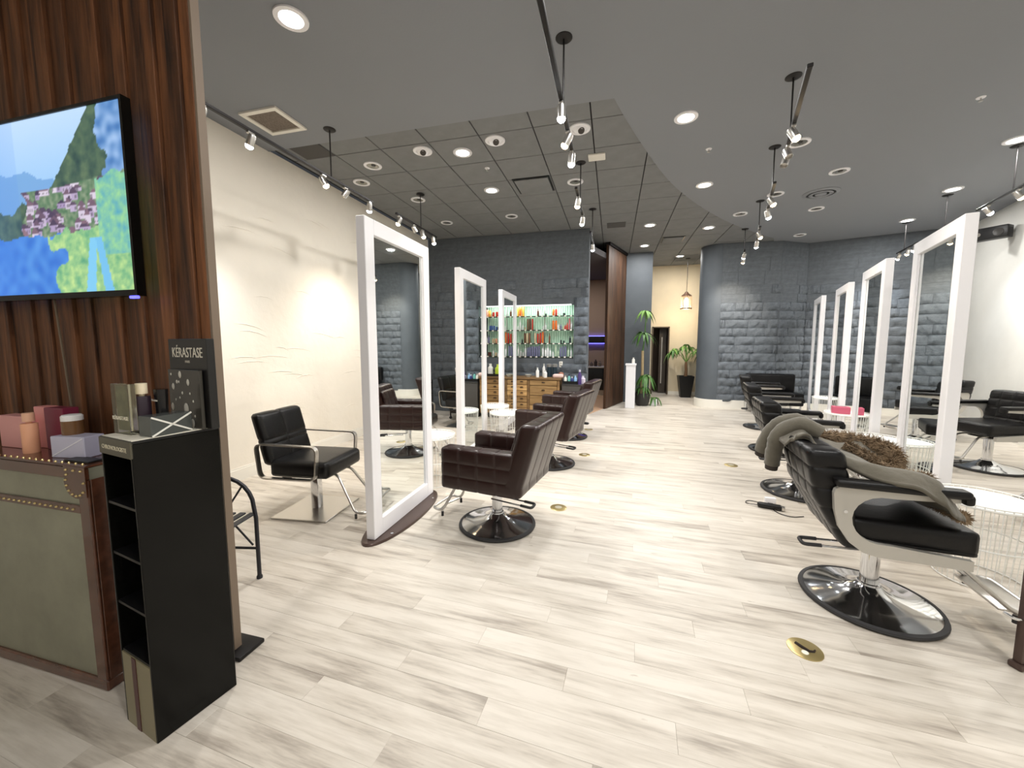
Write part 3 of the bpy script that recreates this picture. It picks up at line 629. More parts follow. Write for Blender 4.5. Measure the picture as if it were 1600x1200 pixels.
def make_silver():
    t = thing('salon_chair', 'x', 'chair')
    round_base(t, .40, .325); pump_lever(t, .345, -.06, .36); footrest(t, .25, .41, True, .17, .36, .16)
    MB().rbox(-.13, .13, -.12, .12, .385, .42, r=.008).build('swivel_plate', M['black_metal'], t)
    tap = lambda p: Vector((p.x - max(0, p.z - .44) * .2 + (.0 if p.x > -.22 else max(0, .66 - p.z) * .36), p.y, p.z))
    qbox(-.325, -.15, -.25, .25, .40, .93, .03, (), (-.125, 0, .125), (.5, .61, .72, .83), .006, .008, .02, warp=tap, puff=.003).build('backrest', M['black_leather'], t, ang=80)
    qbox(-.2, .31, -.25, .25, .445, .575, .018, (), (), (.47,), .003, .006, .022, puff=.006).build('seat_cushion', M['black_leather'], t, ang=80)
    inner = [(.27, .445), (-.04, .465)] + [(-.09 + .125 * math.cos(R(a)), .59 + .125 * math.sin(R(a))) for a in range(265, 94, -17)] + [(-.04, .715), (.2, .728)]
    outer = [(.2, .752), (-.26, .752)] + [(-.26 + .04 * math.cos(R(a)), .712 + .04 * math.sin(R(a))) for a in (90, 120, 150, 180)] + [(-.292, .62), (-.268, .53), (-.22, .455), (-.16, .41), (-.1, .396), (.27, .395)]
    poly = inner + outer
    for s in (-1, 1):
        mb = MB(); mb.M = Matrix.Translation((0, s * .272, 0)) @ Matrix.Rotation(R(90), 4, 'X'); mb.prism(poly, -.014, .014)
        sp = mb.build('side_panel', M['silver'], t, smooth=False)
        MB().cyl((-.245, s * .284, .62), (-.245, s * .29, .62), .009, n=10).build('screw', M['chrome'], sp)
        pad = MB(); pad.rbox(-.30, .23, s * .28 - .038, s * .28 + .038, .753, .795, r=.016, seg=3); pad.rbox(.2, .24, s * .28 - .036, s * .28 + .036, .725, .78, r=.016, seg=2)
        pad.build('arm_pad', M['black_leather'], t)
    return t
def make_loop():
    t = thing('salon_chair', 'x', 'chair')
    RB(-.26, .26, -.26, .26, .0, .014, r=.004, seg=1).build('base_plate', M['steel'], t)
    RB(-.035, .035, -.035, .035, .014, .34, r=.006).build('column', M['chrome'], t)
    RB(-.1, .1, -.09, .09, .335, .37, r=.006).build('swivel_plate', M['black_metal'], t)
    pump_lever(t, .33, -.06, .26); footrest(t, .28, .37, hw=.17, reach=.3, zl=.06)
    qbox(-.24, .29, -.262, .262, .375, .51, .03, (), (), (), .003, .006, .025, puff=.012).build('seat_cushion', M['black_leather'], t, ang=80)
    lean = lambda p: Vector((p.x - max(0, p.z - .45) * .26, p.y, p.z))
    qbox(-.29, -.2, -.262, .262, .47, .905, .03, (), (.0,), (.64, .685), .005, .007, .022, warp=lean, puff=.006).build('backrest', M['black_leather'], t, ang=80)
    for s in (-1, 1):
        y = s * .292
        MB().tube(fillet([(-.3, y, .375), (.21, y, .375), (.23, y, .655), (-.33, y, .665)], .06, 6, True), 0, closed=True, flat=(.042, .011)).build('arm_loop', M['steel'], t, ang=30)
    return t
BC, SC, LC = make_brown(), make_silver(), make_loop()
gB, gS, gL = 'dark brown quilted salon chairs', 'black salon chairs with silver sides', 'black salon chairs with steel loop arms'
def place(root, spots, group):
    for k, (x, y, a, lb) in enumerate(spots):
        o = root if k == 0 else dup(root, (x, y, 0), R(a)); o.location = (x, y, 0); o.rotation_euler = (0, 0, R(a)); o['label'] = lb; o['group'] = group
place(BC, [(-.9, 2.97, 171, 'dark brown quilted salon chair facing the mirror nearest the slatted wood partition'),
           (-.74, 4.72, 168, 'dark brown quilted salon chair in the middle of its row of three'),
           (-.68, 6.2, 170, 'dark brown quilted salon chair closest to the pine drawer chest')], gB)
place(SC, [(1.48, 2.6, -6, 'black salon chair with silver sides and a fur trimmed coat thrown over it'),
           (1.86, 4.42, -8, 'black salon chair with silver sides next after the coat chair'),
           (2.25, 6.1, -10, 'black salon chair with silver sides third along from the coat chair'),
           (2.66, 7.75, -14, 'black salon chair with silver sides last before the rounded stone end'),
           (4.4, 5.85, 194, 'black silver sided chair before the white wall, under the loudspeaker'),
           (3.98, 4.22, 194, 'black silver sided chair behind the first right mirror, just seat and footrest showing'),
           (4.95, 7.65, 192, 'black salon chair with silver sides seen between the mirrors, backed to the white wall')], gS)
place(LC, [(-2.58, 2.85, 6, 'black salon chair with steel loop arms and square base by the cream wall'),
           (-2.68, 4.75, 4, 'black salon chair with loop arms half hidden behind the first mirror post'),
           (-2.62, 6.55, -8, 'black salon chair with loop arms standing between the first two mirrors')], gL)

# ------------------------------------------------------------------ white wire side tables
def make_table():
    t = thing('wire_side_table', 'x', 'side table'); H = .52; r1, r0 = .235, .2
    MB().lathe([(0, H - .012), (r1, H - .012), (r1 + .004, H - .006), (r1, H), (0, H)], 40).build('top', M['white_wire'], t)
    w = MB(); n = 40
    for k in range(n):
        a = 2 * PI * k / n; w.tube([(r1 * math.cos(a), r1 * math.sin(a), H + .012), (r0 * math.cos(a), r0 * math.sin(a), .006)], .0028, 4, caps=False)
    w.build('wire_cage', M['white_wire'], t)
    for rr, z in ((r1 + .002, H + .012), (r0, .006), ((r0 + r1) / 2, H / 2)): MB().tube([(rr * math.cos(2 * PI * k / 40), rr * math.sin(2 * PI * k / 40), z) for k in range(40)], .0045, 6, closed=True).build('ring', M['white_wire'], t)
    return t
TB = make_table()
for k, (x, y, lb) in enumerate([(2.3, 3.04, 'round white wire side table beyond the footrest of the coat chair'), (2.66, 4.76, 'round white wire side table between the first two right mirrors'),
        (3.2, 6.4, 'round white wire side table carrying a pink box'), (3.8, 8.15, 'round white wire side table between the last two right mirrors'),
        (-1.86, 3.74, 'round white wire side table between the first two mirrors of the brown chairs row'), (-1.45, 5.25, 'round white wire side table in front of the second mirror by the middle brown chair'), (-1.8, 5.78, 'round white wire side table near the mirror by the pine drawer chest')]):
    o = TB if k == 0 else dup(TB, (x, y, 0), 0); o.location = (x, y, 0); o['label'] = lb; o['group'] = 'white wire side tables'
v = thing('tissue_box', 'pink box standing on a white wire table', 'box', (3.13, 6.38, .52), R(-17))
RB(-.1, .1, -.06, .06, 0, .1, r=.008).build('carton', plain(196, 92, 116), v); B(-.06, .06, -.02, .02, .1, .102).build('slot', plain(90, 40, 54), v, False)

# ------------------------------------------------------------------ coat with fur trim on the first right chair
def coat():
    t = thing('coat', 'khaki winter coat with brown fur trim draped over a black chair', 'coat', (1.48, 2.6, 0), R(-6))
    ctl = [[(-.44, .31, .86), (-.45, .22, .87), (-.45, .12, .88), (-.44, .04, .90), (-.42, -.0, .93), (-.41, -.02, .94)],
           [(-.34, .33, .95), (-.34, .22, .965), (-.34, .12, .965), (-.35, .02, .955), (-.36, -.04, .95), (-.36, -.07, .945)],
           [(-.24, .36, .88), (-.25, .24, .90), (-.26, .12, .89), (-.28, 0, .885), (-.31, -.1, .895), (-.32, -.14, .89)],
           [(-.10, .39, .86), (-.13, .26, .87), (-.14, .1, .86), (-.15, -.06, .86), (-.17, -.18, .86), (-.17, -.24, .83)],
           [(.02, .40, .85), (.0, .27, .84), (-.03, .09, .80), (-.03, -.08, .81), (-.03, -.25, .835), (-.02, -.335, .80)],
           [(.10, .38, .84), (.08, .26, .80), (.06, .08, .74), (.07, -.1, .76), (.08, -.26, .83), (.09, -.345, .74)],
           [(.16, .30, .77), (.15, .2, .70), (.15, .05, .66), (.16, -.12, .68), (.16, -.24, .77), (.15, -.335, .69)],
           [(.19, .22, .66), (.21, .16, .62), (.22, .03, .61), (.23, -.13, .615), (.24, -.2, .63), (.25, -.24, .62)]]
    def cr(P, t):
        n = len(P) - 1; f = t * n; i = min(int(f), n - 1); f -= i; a, b, c, d = P[max(i - 1, 0)], P[i], P[i + 1], P[min(i + 2, n)]
        return .5 * (2 * b + (c - a) * f + (2 * a - 5 * b + 4 * c - d) * f * f + (3 * b - a - 3 * c + d) * f ** 3)
    rows = [[Vector(p) for p in r] for r in ctl]
    def surf(u, v):
        p = cr([cr(r, u) for r in rows], v)
        k = mnoise.noise(Vector((u * 3.2 + v * 2.5, v * 6, 1.3))) * .022 + mnoise.noise(Vector((u * 9 + v * 4, v * 11, 5))) * .009 + .006 * math.sin(20 * u + 9 * v)
        return p + Vector((0, 0, .012 + k))
    nu, nv = 44, 80; mb = MB(); mb.grid(surf, nu, nv)
    mb.grid(lambda u, v: surf(u, v) - Vector((0, 0, .02)), nu, nv); N = nu * nv
    edge = [i for i in range(nu)] + [j * nu + nu - 1 for j in range(1, nv)] + [(nv - 1) * nu + i for i in range(nu - 2, -1, -1)] + [j * nu for j in range(nv - 2, 0, -1)]
    mb.f += [(a, b, b + N, a + N) for a, b in zip(edge, edge[1:] + edge[:1])]
    mb.build('body', M['khaki'], t, ang=180)
    for k, (path, rr) in enumerate(((((-.22, .28, .93), (-.32, .30, .985), (-.41, .34, .94), (-.46, .38, .84), (-.48, .41, .74)), (.05, .053, .052, .049, .047)),
                                    (((-.24, .12, .95), (-.34, .15, .99), (-.435, .18, .92), (-.455, .21, .81), (-.46, .23, .70)), (.045, .05, .05, .047, .045)))):
        P = [Vector(p) for p in path]; fine = [cr(P, i / 24) for i in range(25)]; rf = [cr(list(rr), i / 24) * (1 + .035 * math.sin(i * 1.3 + k) + .03 * math.sin(i * 3.3 + 2 * k)) for i in range(25)]
        s = MB().tube(fine, rf, 18).build('sleeve', M['khaki'], t, ang=70)
        d = (fine[-1] - fine[-3]).normalized(); MB().tube([fine[-1] - d * .005, fine[-1] + d * .035], [rf[-1] * .86, rf[-1] * .8], 16).build('cuff', M['cuff'], s)
    rn = random.Random(5)
    def fur(name, path, rad, n, ln):
        P = [Vector(p) for p in path]; f = MB(); fine = [cr(P, i / 30) for i in range(31)]
        f.tube(fine, [rad * .7 * (1 + .25 * math.sin(i * 1.7)) for i in range(31)], 12)
        for _ in range(n):
            i = rn.randint(0, 29); c = fine[i].lerp(fine[i + 1], rn.random()); tg = (fine[i + 1] - fine[i]).normalized()
            q = Vector((rn.gauss(0, 1), rn.gauss(0, 1), rn.gauss(0, 1))); q = (q - tg * q.dot(tg)).normalized()
            b = c + q * rad * .62; e = c + (q + tg * rn.uniform(-.5, .9) + Vector((0, 0, -.3))).normalized() * (rad + ln * rn.uniform(.3, 1)); w = q.cross(tg) * .0045
            f.add([b - w, b + w, b + tg * .005, e], [(0, 1, 3), (1, 2, 3), (2, 0, 3)])
        o = f.build(name, M['fur'], t, ang=60)
    fur('fur_trim', ((-.2, .33, .88), (-.08, .36, .87), (.04, .38, .86), (.14, .35, .85), (.19, .27, .81), (.14, .2, .76)), .048, 3600, .035)
    fur('fur_trim', ((-.1, .16, .885), (-.02, .08, .84), (.05, 0, .80), (.1, -.08, .79), (.14, -.16, .80)), .026, 1800, .025)
    fur('fur_trim', ((.25, -.24, .64), (.245, -.14, .635), (.235, .0, .632), (.22, .12, .638)), .022, 1600, .022)
coat()

# ------------------------------------------------------------------ floor plates, hair clipper, dark post
for k, (x, y) in enumerate(((-.45, 3.42), (-.34, 5.2), (-.38, 6.8), (1.45, 5.2), (.95, 2.08))):
    v = thing('floor_outlet_cover', 'round brass floor outlet cover beside the ' + ('first brown chair by the wood partition', 'middle brown chair', 'brown chair nearest the pine chest', 'second and third silver sided chairs')[k] if k < 4 else 'round brass floor plate with a dark symbol, in front of the coat chair', 'floor plate', (x, y, 0), 0, 'brass plates in the floor')
    MB().lathe([(0, 0), (.075, 0), (.075, .003), (.07, .005), (0, .005)], 32).build('plate', M['gold'], v)
    if k < 4: MB().lathe([(0, .005), (.032, .005), (.032, .0075), (.022, .0085), (0, .0085)], 20).build('cap', plain(222, 214, 190, .3, .5), v)
    else:
        MB().tube([(-.03, .03, .0055), (-.012, .004, .0055), (.012, -.018, .0055), (.03, -.016, .0055), (.042, -.002, .0055)], [.008, .009, .007, .006, .004], 6).build('mark', plain(40, 30, 26), v)
        MB().lathe([(0, .005), (.015, .005), (.015, .007), (0, .0075)], 14, c=(-.012, -.03, 0)).build('disc', plain(238, 234, 220), v)
v = thing('hair_clipper', 'black hair clipper with a loose cord lying on the floor planks', 'clipper', (1.42, 3.88, 0), R(-14))
RB(-.1, .09, -.027, .027, .004, .05, r=.018, seg=3).build('body', M['black'], v); RB(.085, .112, -.024, .024, .01, .04, r=.004).build('blade', M['steel'], v); RB(-.02, .02, -.01, .01, .05, .056, r=.002).build('switch', plain(70, 70, 74), v)
MB().tube(fillet([(-.1, 0, .02), (-.2, .03, .006), (-.17, .13, .006), (-.02, .1, .006), (.05, -.09, .006), (.15, -.13, .006), (.24, -.06, .006)], .09, 6), .0035, 6).build('cord', M['black'], v)
o = RB(1.43, 1.52, 4.02, 4.06, 0, .05, r=.004).build('charger_box', M['white']); tag(o, 'small white charger box beside the black hair clipper on the floor', 'charger')
v = thing('tool_post', 'dark brown upright post with a metal bracket beside the coat chair footrest', 'post', (1.85, 2.2, 0), R(20))
RB(-.02, .2, -.025, .025, 0, .03, r=.008).build('foot', M['brown_base'], v); RB(-.008, .03, -.016, .016, .03, .66, r=.006).build('upright', M['brown_base'], v); MB().tube(fillet([(-.01, 0, .24), (-.05, 0, .25), (-.06, .03, .26)], .02), .008, 8).build('bracket', M['chrome'], v)
# ------------------------------------------------------------------ product niche: ribbed green back, glass shelves, bottles
SHZ = (2.07, 1.785, 1.51, 1.235)
nb = thing('product_niche', 'glass shelf niche with a pale green ribbed back in the stone wall', 'shelf unit', (0, YS, NZ0))
rb = MB(); k = 0; x = NX0
while x < NX1 - .01:
    rb.tube([(x + .0245, .25, .005), (x + .0245, .25, NZ1 - NZ0 - .005)], .024, 8, caps=False); x += .049
rb.box(NX0, NX1, .25, .259, 0, NZ1 - NZ0)
rb.build('ribbed_back', mat('pale_green_ribs', S(204, 234, 214), .45), nb, ang=60)
for zz in SHZ:
    s = B(NX0 + .005, NX1 - .005, .03, .225, zz - NZ0 - .012, zz - NZ0).build('shelf', mat('green_glass_shelf', S(150, 200, 170), .1, alpha=.35), nb, False)
    MB().box(NX0 + .005, NX1 - .005, .02, .03, zz - NZ0 - .016, zz - NZ0 + .002).build('front_rail', M['black_metal'], s, False)
    tg_ = MB()
    for q in range(16): tg_.box(NX0 + .06 + q * .118, NX0 + .1 + q * .118, .016, .019, zz - NZ0 - .02, zz - NZ0 + .006)
    tg_.build('price_tags', M['trim'], s, False)['kind'] = 'stuff'
for xx in (NX0 + .635, NX0 + 1.27):
    B(xx, xx + .012, .2, .226, .0, NZ1 - NZ0 - .01).build('upright', M['steel'], nb, False)
ls = B(NX0 + .05, NX1 - .05, .02, .05, NZ1 - NZ0 - .025, NZ1 - NZ0 - .002).build('light_strip', mat('niche_strip', (1, 1, 1), .5, emit=1.5, ecol=(.9, 1, .95)), nb, False)
ld = bpy.data.lights.new('lamp_light', 'AREA'); ld.shape = 'RECTANGLE'; ld.size = 1.75; ld.size_y = .03; ld.energy = 5; ld.color = (.9, 1, .94)
lo = bpy.data.objects.new('lamp_light', ld); COL.objects.link(lo); lo.parent = ls; lo.location = ((NX0 + NX1) / 2, .04, NZ1 - NZ0 - .03); lo.rotation_euler = (R(35), 0, 0)
CN = {'o': ((232, 116, 44), 'orange'), 'r': ((196, 52, 40), 'red'), 'p': ((238, 168, 140), 'peach'), 'w': ((236, 236, 238), 'white'), 'b': ((66, 96, 170), 'blue'), 'd': ((92, 40, 30), 'dark red'),
      'k': ((216, 120, 130), 'pink'), 'c': ((224, 202, 166), 'cream'), 'n': ((120, 78, 56), 'brown'), 'v': ((116, 116, 150), 'grey violet'), 'g': ((196, 216, 190), 'pale green'), 't': ((50, 60, 62), 'dark teal'), 'a': ((250, 178, 70), 'amber')}
SH = [[(115, 30, 70, 'p', 0), (140, 25, 62, 'a', 0), (158, 20, 30, 'c', 1), (180, 22, 45, 'r', 1), (214, 24, 48, 'r', 1), (300, 22, 48, 'r', 1), (322, 18, 40, 'd', 1), (421, 20, 95, 'a', 0), (444, 20, 95, 'o', 0), (467, 20, 97, 'a', 0), (608, 18, 66, 'd', 2), (630, 16, 55, 'w', 2), (655, 14, 40, 'w', 2), (682, 14, 22, 't', 1), (752, 20, 62, 'o', 0), (777, 20, 62, 'r', 0), (850, 22, 25, 't', 1)],
      [(145, 17, 45, 'b', 1), (165, 17, 45, 'b', 1), (186, 17, 45, 'b', 1), (208, 17, 36, 'b', 1), (228, 16, 32, 't', 1), (298, 20, 84, 'k', 0), (420, 13, 42, 'w', 2), (441, 14, 100, 'w', 2), (465, 15, 52, 'w', 2), (488, 14, 30, 'c', 1), (512, 15, 105, 'n', 0), (533, 15, 106, 'd', 0), (556, 15, 105, 'r', 0), (660, 13, 42, 'w', 2), (682, 13, 62, 'w', 2), (751, 20, 86, 'o', 0), (776, 20, 86, 'o', 0), (797, 15, 58, 'w', 2), (822, 15, 52, 'v', 2), (845, 12, 40, 'c', 2), (862, 15, 46, 'r', 2), (880, 15, 66, 'r', 2), (899, 15, 104, 'k', 0), (919, 14, 74, 'w', 2)],
      [(112, 14, 66, 'w', 2), (130, 18, 80, 'v', 2), (172, 17, 45, 'c', 1), (191, 17, 45, 'c', 1), (210, 17, 45, 'p', 1), (320, 15, 76, 'n', 2), (345, 15, 44, 'c', 1), (460, 14, 44, 't', 2), (485, 18, 96, 'n', 0), (508, 18, 96, 'c', 0), (531, 18, 98, 'n', 0), (583, 15, 98, 'c', 0), (608, 17, 90, 'r', 0), (632, 17, 98, 'r', 0), (655, 16, 106, 'o', 0), (718, 16, 92, 'n', 2), (825, 15, 30, 't', 1), (850, 15, 24, 't', 1), (905, 18, 66, 't', 2), (926, 15, 70, 'g', 2)],
      [(130, 16, 38, 'd', 1), (150, 16, 38, 'd', 1), (175, 16, 62, 'w', 2), (200, 22, 36, 'c', 1), (225, 16, 30, 'w', 1), (305, 17, 56, 'w', 2), (326, 17, 84, 'w', 2), (347, 17, 106, 'w', 2), (368, 17, 66, 'w', 2), (422, 17, 96, 'w', 2), (445, 16, 64, 'w', 2), (467, 17, 40, 'w', 1), (491, 18, 96, 'w', 2)]
      + [(516 + 21 * q, 18, 84 + (q * 7) % 18, 'v', 0) for q in range(6)] + [(656, 18, 100, 'w', 2), (682, 18, 80, 'w', 2), (703, 20, 106, 'w', 2), (726, 18, 72, 'w', 2), (751, 17, 50, 'w', 2), (777, 17, 104, 'g', 0), (799, 17, 60, 'g', 2), (822, 17, 86, 'v', 0), (844, 17, 98, 'v', 0), (867, 17, 100, 'v', 0), (892, 16, 84, 'g', 2), (918, 15, 74, 'w', 2)]]
SHN = ('top', 'second', 'third', 'lowest')
_bm = {}
def bottle(w, h, form, col):
    key = (round(w, 3), round(h, 2), form, col)
    if key not in _bm:
        r = w / 2
        prof = {0: [(0, 0), (r * .92, 0), (r, .004), (r, h * .86), (r * .9, h * .9), (r * .9, h * .985), (0, h)], 1: [(0, 0), (r * .9, 0), (r, .004), (r, h * .62), (r * 1.02, h * .64), (r * 1.02, h * .97), (0, h)],
                2: [(0, 0), (r * .9, 0), (r, .004), (r, h * .68), (r * .5, h * .77), (r * .38, h * .78), (r * .38, h), (0, h)]}[form]
        _bm[key] = MB().lathe(prof, 12).mesh('bottle', plain(*CN[col][0]), True)
    return _bm[key]
NMF = ('bottle', 'jar', 'bottle'); FORM = ('straight %s bottle', 'short %s jar', 'narrow necked %s bottle')
for si, row in enumerate(SH):
    for cx, w, h, c, form in row:
        x = -2.663 + (740 + cx / 6 - 757) * .01351
        o = link(('product_bottle', 'product_jar', 'pump_bottle')[form], bottle(w * .00232, h * .00225, form, c), None, (x, YS + .08 + .03 * ((cx * 7) % 3) / 3, SHZ[si]))
        hs = 'tall ' if h > 84 else ('little ' if h < 46 else ''); lb = '%s%s on the %s glass shelf of the green niche' % (hs, FORM[form] % CN[c][1], SHN[si]); tag(o, lb, NMF[form], '%s%ss on the %s shelf' % (hs, FORM[form] % CN[c][1], SHN[si]))

# ------------------------------------------------------------------ pine drawer chest
DY = 7.37
ch = thing('drawer_chest', 'weathered pine apothecary chest of drawers under the green niche', 'chest', (-1.86, DY, 0))
bx = MB(); bx.box(-.88, .88, .03, .44, .1, .80); bx.build('carcass', M['pine_dark'], ch, False)
RB(-.91, .91, -.02, .45, .80, .84, r=.006).build('top', M['pine_dark'], ch); RB(-.87, .87, .05, .44, .0, .1, r=.004).build('plinth', M['black'], ch)
for x in (-.88, -.29, .25, .84): RB(x, x + .045, 0, .03, .1, .80, r=.003, seg=1).build('stile', M['pine_dark'], ch)
for c, (x0, x1) in enumerate(((-.83, -.295), (-.24, .245), (.30, .835))):
    rows = ((.70, .79), (.585, .69), (.47, .575), (.355, .46), (.24, .345), (.115, .23)) if c < 2 else ((.69, .79), (.5, .68), (.31, .49), (.115, .30))
    for z0, z1 in rows:
        d = RB(x0, x1, -.008, .03, z0, z1, r=.005, seg=1).build('drawer', M['pine'], ch)
        for hx in ((.5,) if c == 2 else (.22, .78)):
            xx = x0 + (x1 - x0) * hx; zc = (z0 + z1) / 2 + .005
            MB().at((xx, -.009, zc)).grid(lambda u, v: (.034 * math.cos(PI * u) * math.cos(v * PI / 2), -.022 * math.sin(v * PI / 2) * 1.0, .02 * math.sin(PI * u) * math.cos(v * PI / 2) + .0), 10, 5).build('cup_pull', plain(66, 52, 40, .45, .6), d)
# things along the chest top
def simple(name, label, cat, mb, m, loc, group=None, rz=0):
    o = mb.build(name, m); o.location = loc; o.rotation_euler = (0, 0, rz); return tag(o, label, cat, group)
def jug(name, label, col, cap, w, h, loc, cat='bottle', straight=False):
    t = thing(name, label, cat, loc); r = w / 2
    if straight:
        MB().lathe([(0, 0), (r * .95, 0), (r, .004), (r, h * .72), (r * .92, h * .74), (0, h * .745)], 20).build('body', plain(*col), t); MB().lathe([(0, h * .745), (r * .35, h * .745), (r * .35, h * .79), (r * .72, h * .79), (r * .72, h), (0, h)], 16).build('cap', plain(*cap), t); return t
    MB().lathe([(0, 0), (r, 0), (r, h * .66), (r * .45, h * .82), (r * .4, h * .86), (0, h * .86)], 16).build('body', plain(*col), t); MB().lathe([(0, h * .86), (r * .5, h * .86), (r * .5, h), (0, h)], 12).build('cap', plain(*cap), t); return t
TZ = .84
v = thing('tray', 'black tray holding jugs on the pine chest', 'tray', (-2.33, DY + .2, TZ)); RB(-.24, .24, -.11, .11, 0, .012, r=.004).build('bottom', M['black'], v)
for q in ((-.24, .24, -.11, -.098), (-.24, .24, .098, .11), (-.24, -.228, -.098, .098), (.228, .24, -.098, .098)): B(*q, .012, .05).build('side', M['black'], v, False)
jug('product_jug', 'white plastic jug with white cap on the black tray', (232, 232, 226), (240, 240, 236), .11, .24, (-2.43, DY + .2, TZ + .012)); jug('product_jug', 'lime green plastic jug on the black tray', (190, 216, 60), (210, 226, 90), .12, .23, (-2.27, DY + .2, TZ + .012))
jug('product_jug', 'plain white jar beside the black tray on the pine chest', (236, 234, 228), (236, 234, 228), .09, .17, (-2.63, DY + .2, TZ))
jug('pump_bottle', 'slim white bottle standing alone on the pine chest', (238, 236, 230), (226, 224, 218), .065, .19, (-1.43, DY + .12, TZ)); jug('pump_bottle', 'tall white bottle in front of the dark canisters', (238, 236, 232), (190, 188, 182), .06, .26, (-1.33, DY + .28, TZ)); jug('pump_bottle', 'short white bottle in front of the dark canisters', (236, 235, 230), (210, 208, 202), .07, .14, (-1.27, DY + .1, TZ))
for x, lb in ((-1.22, 'dark teal canister with grey lid, left of a matching pair'), (-1.11, 'dark teal canister with grey lid, beside the copper tinted jar')):
    t = thing('canister', lb + ' on the pine chest', 'canister', (x, DY + .27, TZ)); MB().lathe([(0, 0), (.05, 0), (.05, .2), (0, .2)], 16).build('body', plain(26, 44, 54), t); MB().lathe([(0, .2), (.052, .2), (.052, .25), (.03, .262), (0, .262)], 16).build('lid', plain(120, 118, 114), t)
simple('towel_stack', 'folded pink and white cloth on a dark plate on the pine chest', 'cloth', MB().rbox(-.1, .1, -.07, .07, 0, .07, r=.025, seg=3), plain(226, 196, 188, .9), (-1.02, DY + .12, TZ)); simple('round_brush', 'round copper toned brush lying on folded cloth', 'brush', MB().lathe([(0, 0), (.05, .01), (.06, .05), (.04, .09), (0, .1)], 16), plain(150, 96, 74), (-.99, DY + .32, TZ))
simple('makeup_jar', 'small copper jar near the middle of the pine chest', 'jar', MB().lathe([(0, 0), (.045, 0), (.05, .06), (.04, .12), (0, .13)], 14), plain(120, 84, 60), (-1.93, DY + .2, TZ)); simple('flat_box', 'low clear box with blue lid on the end of the pine chest', 'box', MB().rbox(-.13, .1, -.08, .08, 0, .075, r=.006), plain(210, 214, 222), (-.85 + .0, DY + .3, TZ)) if False else None
simple('glass_bowl', 'small clear bowl on the pine chest', 'bowl', MB().lathe([(0, 0), (.04, 0), (.07, .05), (.066, .05), (.038, .006), (0, .006)], 18), plain(190, 190, 180), (-1.62, DY + .15, TZ))
v = thing('wall_outlet', 'white wall outlet on the stone below the niche', 'outlet', (-1.02, YS - .012, 1.08)); RB(-.035, .035, -.008, .0, -.06, .06, r=.003).build('plate', M['trim'], v); B(-.015, .015, -.01, -.008, .012, .04).build('socket', plain(170, 165, 155), v, False); B(-.015, .015, -.01, -.008, -.04, -.012).build('socket', plain(170, 165, 155), v, False)

# dark cabinet at the end of the stone wall, with a tray of products
cb = thing('end_cabinet', 'dark grey cabinet standing at the end of the stone wall', 'cabinet', (-.72, 7.36, 0))
RB(-.21, .2, 0, .48, 0, .70, r=.006).build('body', plain(74, 70, 66, .5), cb); RB(-.215, .205, -.008, .49, .70, .725, r=.004).build('top', plain(60, 58, 56, .5), cb)
for z0, z1 in ((.08, .36), (.39, .66)): RB(.2, .212, .05, .44, z0, z1, r=.004).build('door', plain(222, 218, 210), cb)
v = thing('tray', 'black tray crowded with products on the dark end cabinet', 'tray', (-.78, 7.5, .725)); RB(-.14, .14, -.1, .1, 0, .01, r=.004).build('bottom', M['black'], v)
for q in ((-.14, .14, -.1, -.09), (-.14, .14, .09, .1), (-.14, -.13, -.09, .09), (.13, .14, -.09, .09)): B(*q, .01, .06).build('side', M['black'], v, False)
for x, y, w, h, c, cp_, lb in ((-.88, 7.5, .06, .15, (232, 226, 214), (200, 180, 160), 'cream bottle'), (-.81, 7.52, .055, .17, (120, 190, 180), (30, 40, 60), 'turquoise bottle with dark cap'), (-.75, 7.47, .06, .13, (60, 70, 130), (230, 230, 236), 'blue bottle with white cap'), (-.69, 7.53, .06, .15, (150, 196, 232), (180, 210, 240), 'sky blue bottle')):
    jug('product_bottle', lb + ' in the black tray on the dark end cabinet', c, cp_, w, h, (x, y, .735))
jug('spray_can', 'tall violet spray can with white cap on the dark end cabinet', (72, 52, 110), (220, 214, 230), .07, .28, (-.6, 7.44, .725)); jug('product_jar', 'pale lilac tub beside the violet spray can', (222, 210, 226), (236, 230, 240), .09, .15, (-.55, 7.6, .725))

# trolleys left of the chest
def trolley(x, y, rz, label, col):
    t = thing('salon_trolley', label, 'trolley', (x, y, 0), rz)
    for z in (.12, .36, .60, .80): RB(-.17, .17, -.2, .2, z, z + .05, r=.01).build('tray', plain(*col), t)
    for sx_ in (-1, 1):
        for sy_ in (-1, 1):
            MB().cyl((sx_ * .16, sy_ * .18, .05), (sx_ * .16, sy_ * .18, .84), .012, n=8).build('post', M['black_metal'], t); MB().at((sx_ * .16, sy_ * .18, .03), rx=R(90)).lathe([(0, -.012), (.028, -.012), (.03, 0), (.028, .012), (0, .012)], 12).build('caster', M['rubber'], t)
    return t
trolley(-3.35, 6.3, R(10), 'black salon trolley with stacked towels against the cream wall', (26, 26, 28))
for z, c, lb in ((.65, (224, 218, 208), 'folded cream towel on the third tray of the black trolley'), (.85, (236, 232, 226), 'folded white towel on top of the black trolley'), (.41, (206, 200, 190), 'folded beige towel on the lower tray of the black trolley')):
    simple('folded_towel', lb, 'towel', MB().rbox(-.12, .14, -.14, .14, 0, .06, r=.025, seg=3), plain(*c, .9), (-3.33, 6.3, z), rz=R(10))
trolley(-2.95, 7.25, 0, 'dark brown trolley with upright white combs before the stone wall', (52, 44, 40)); 
v = thing('brush_holder', 'black holder with five white combs standing in it', 'comb holder', (-2.95, 7.2, .85)); RB(-.11, .11, -.05, .05, 0, .04, r=.006).build('block', M['black'], v)
for k in range(5): MB().tube([(-.08 + .04 * k, 0, .03), (-.1 + .042 * k, 0, .17)], [.006, .009], 6).build('comb', M['trim'], v)

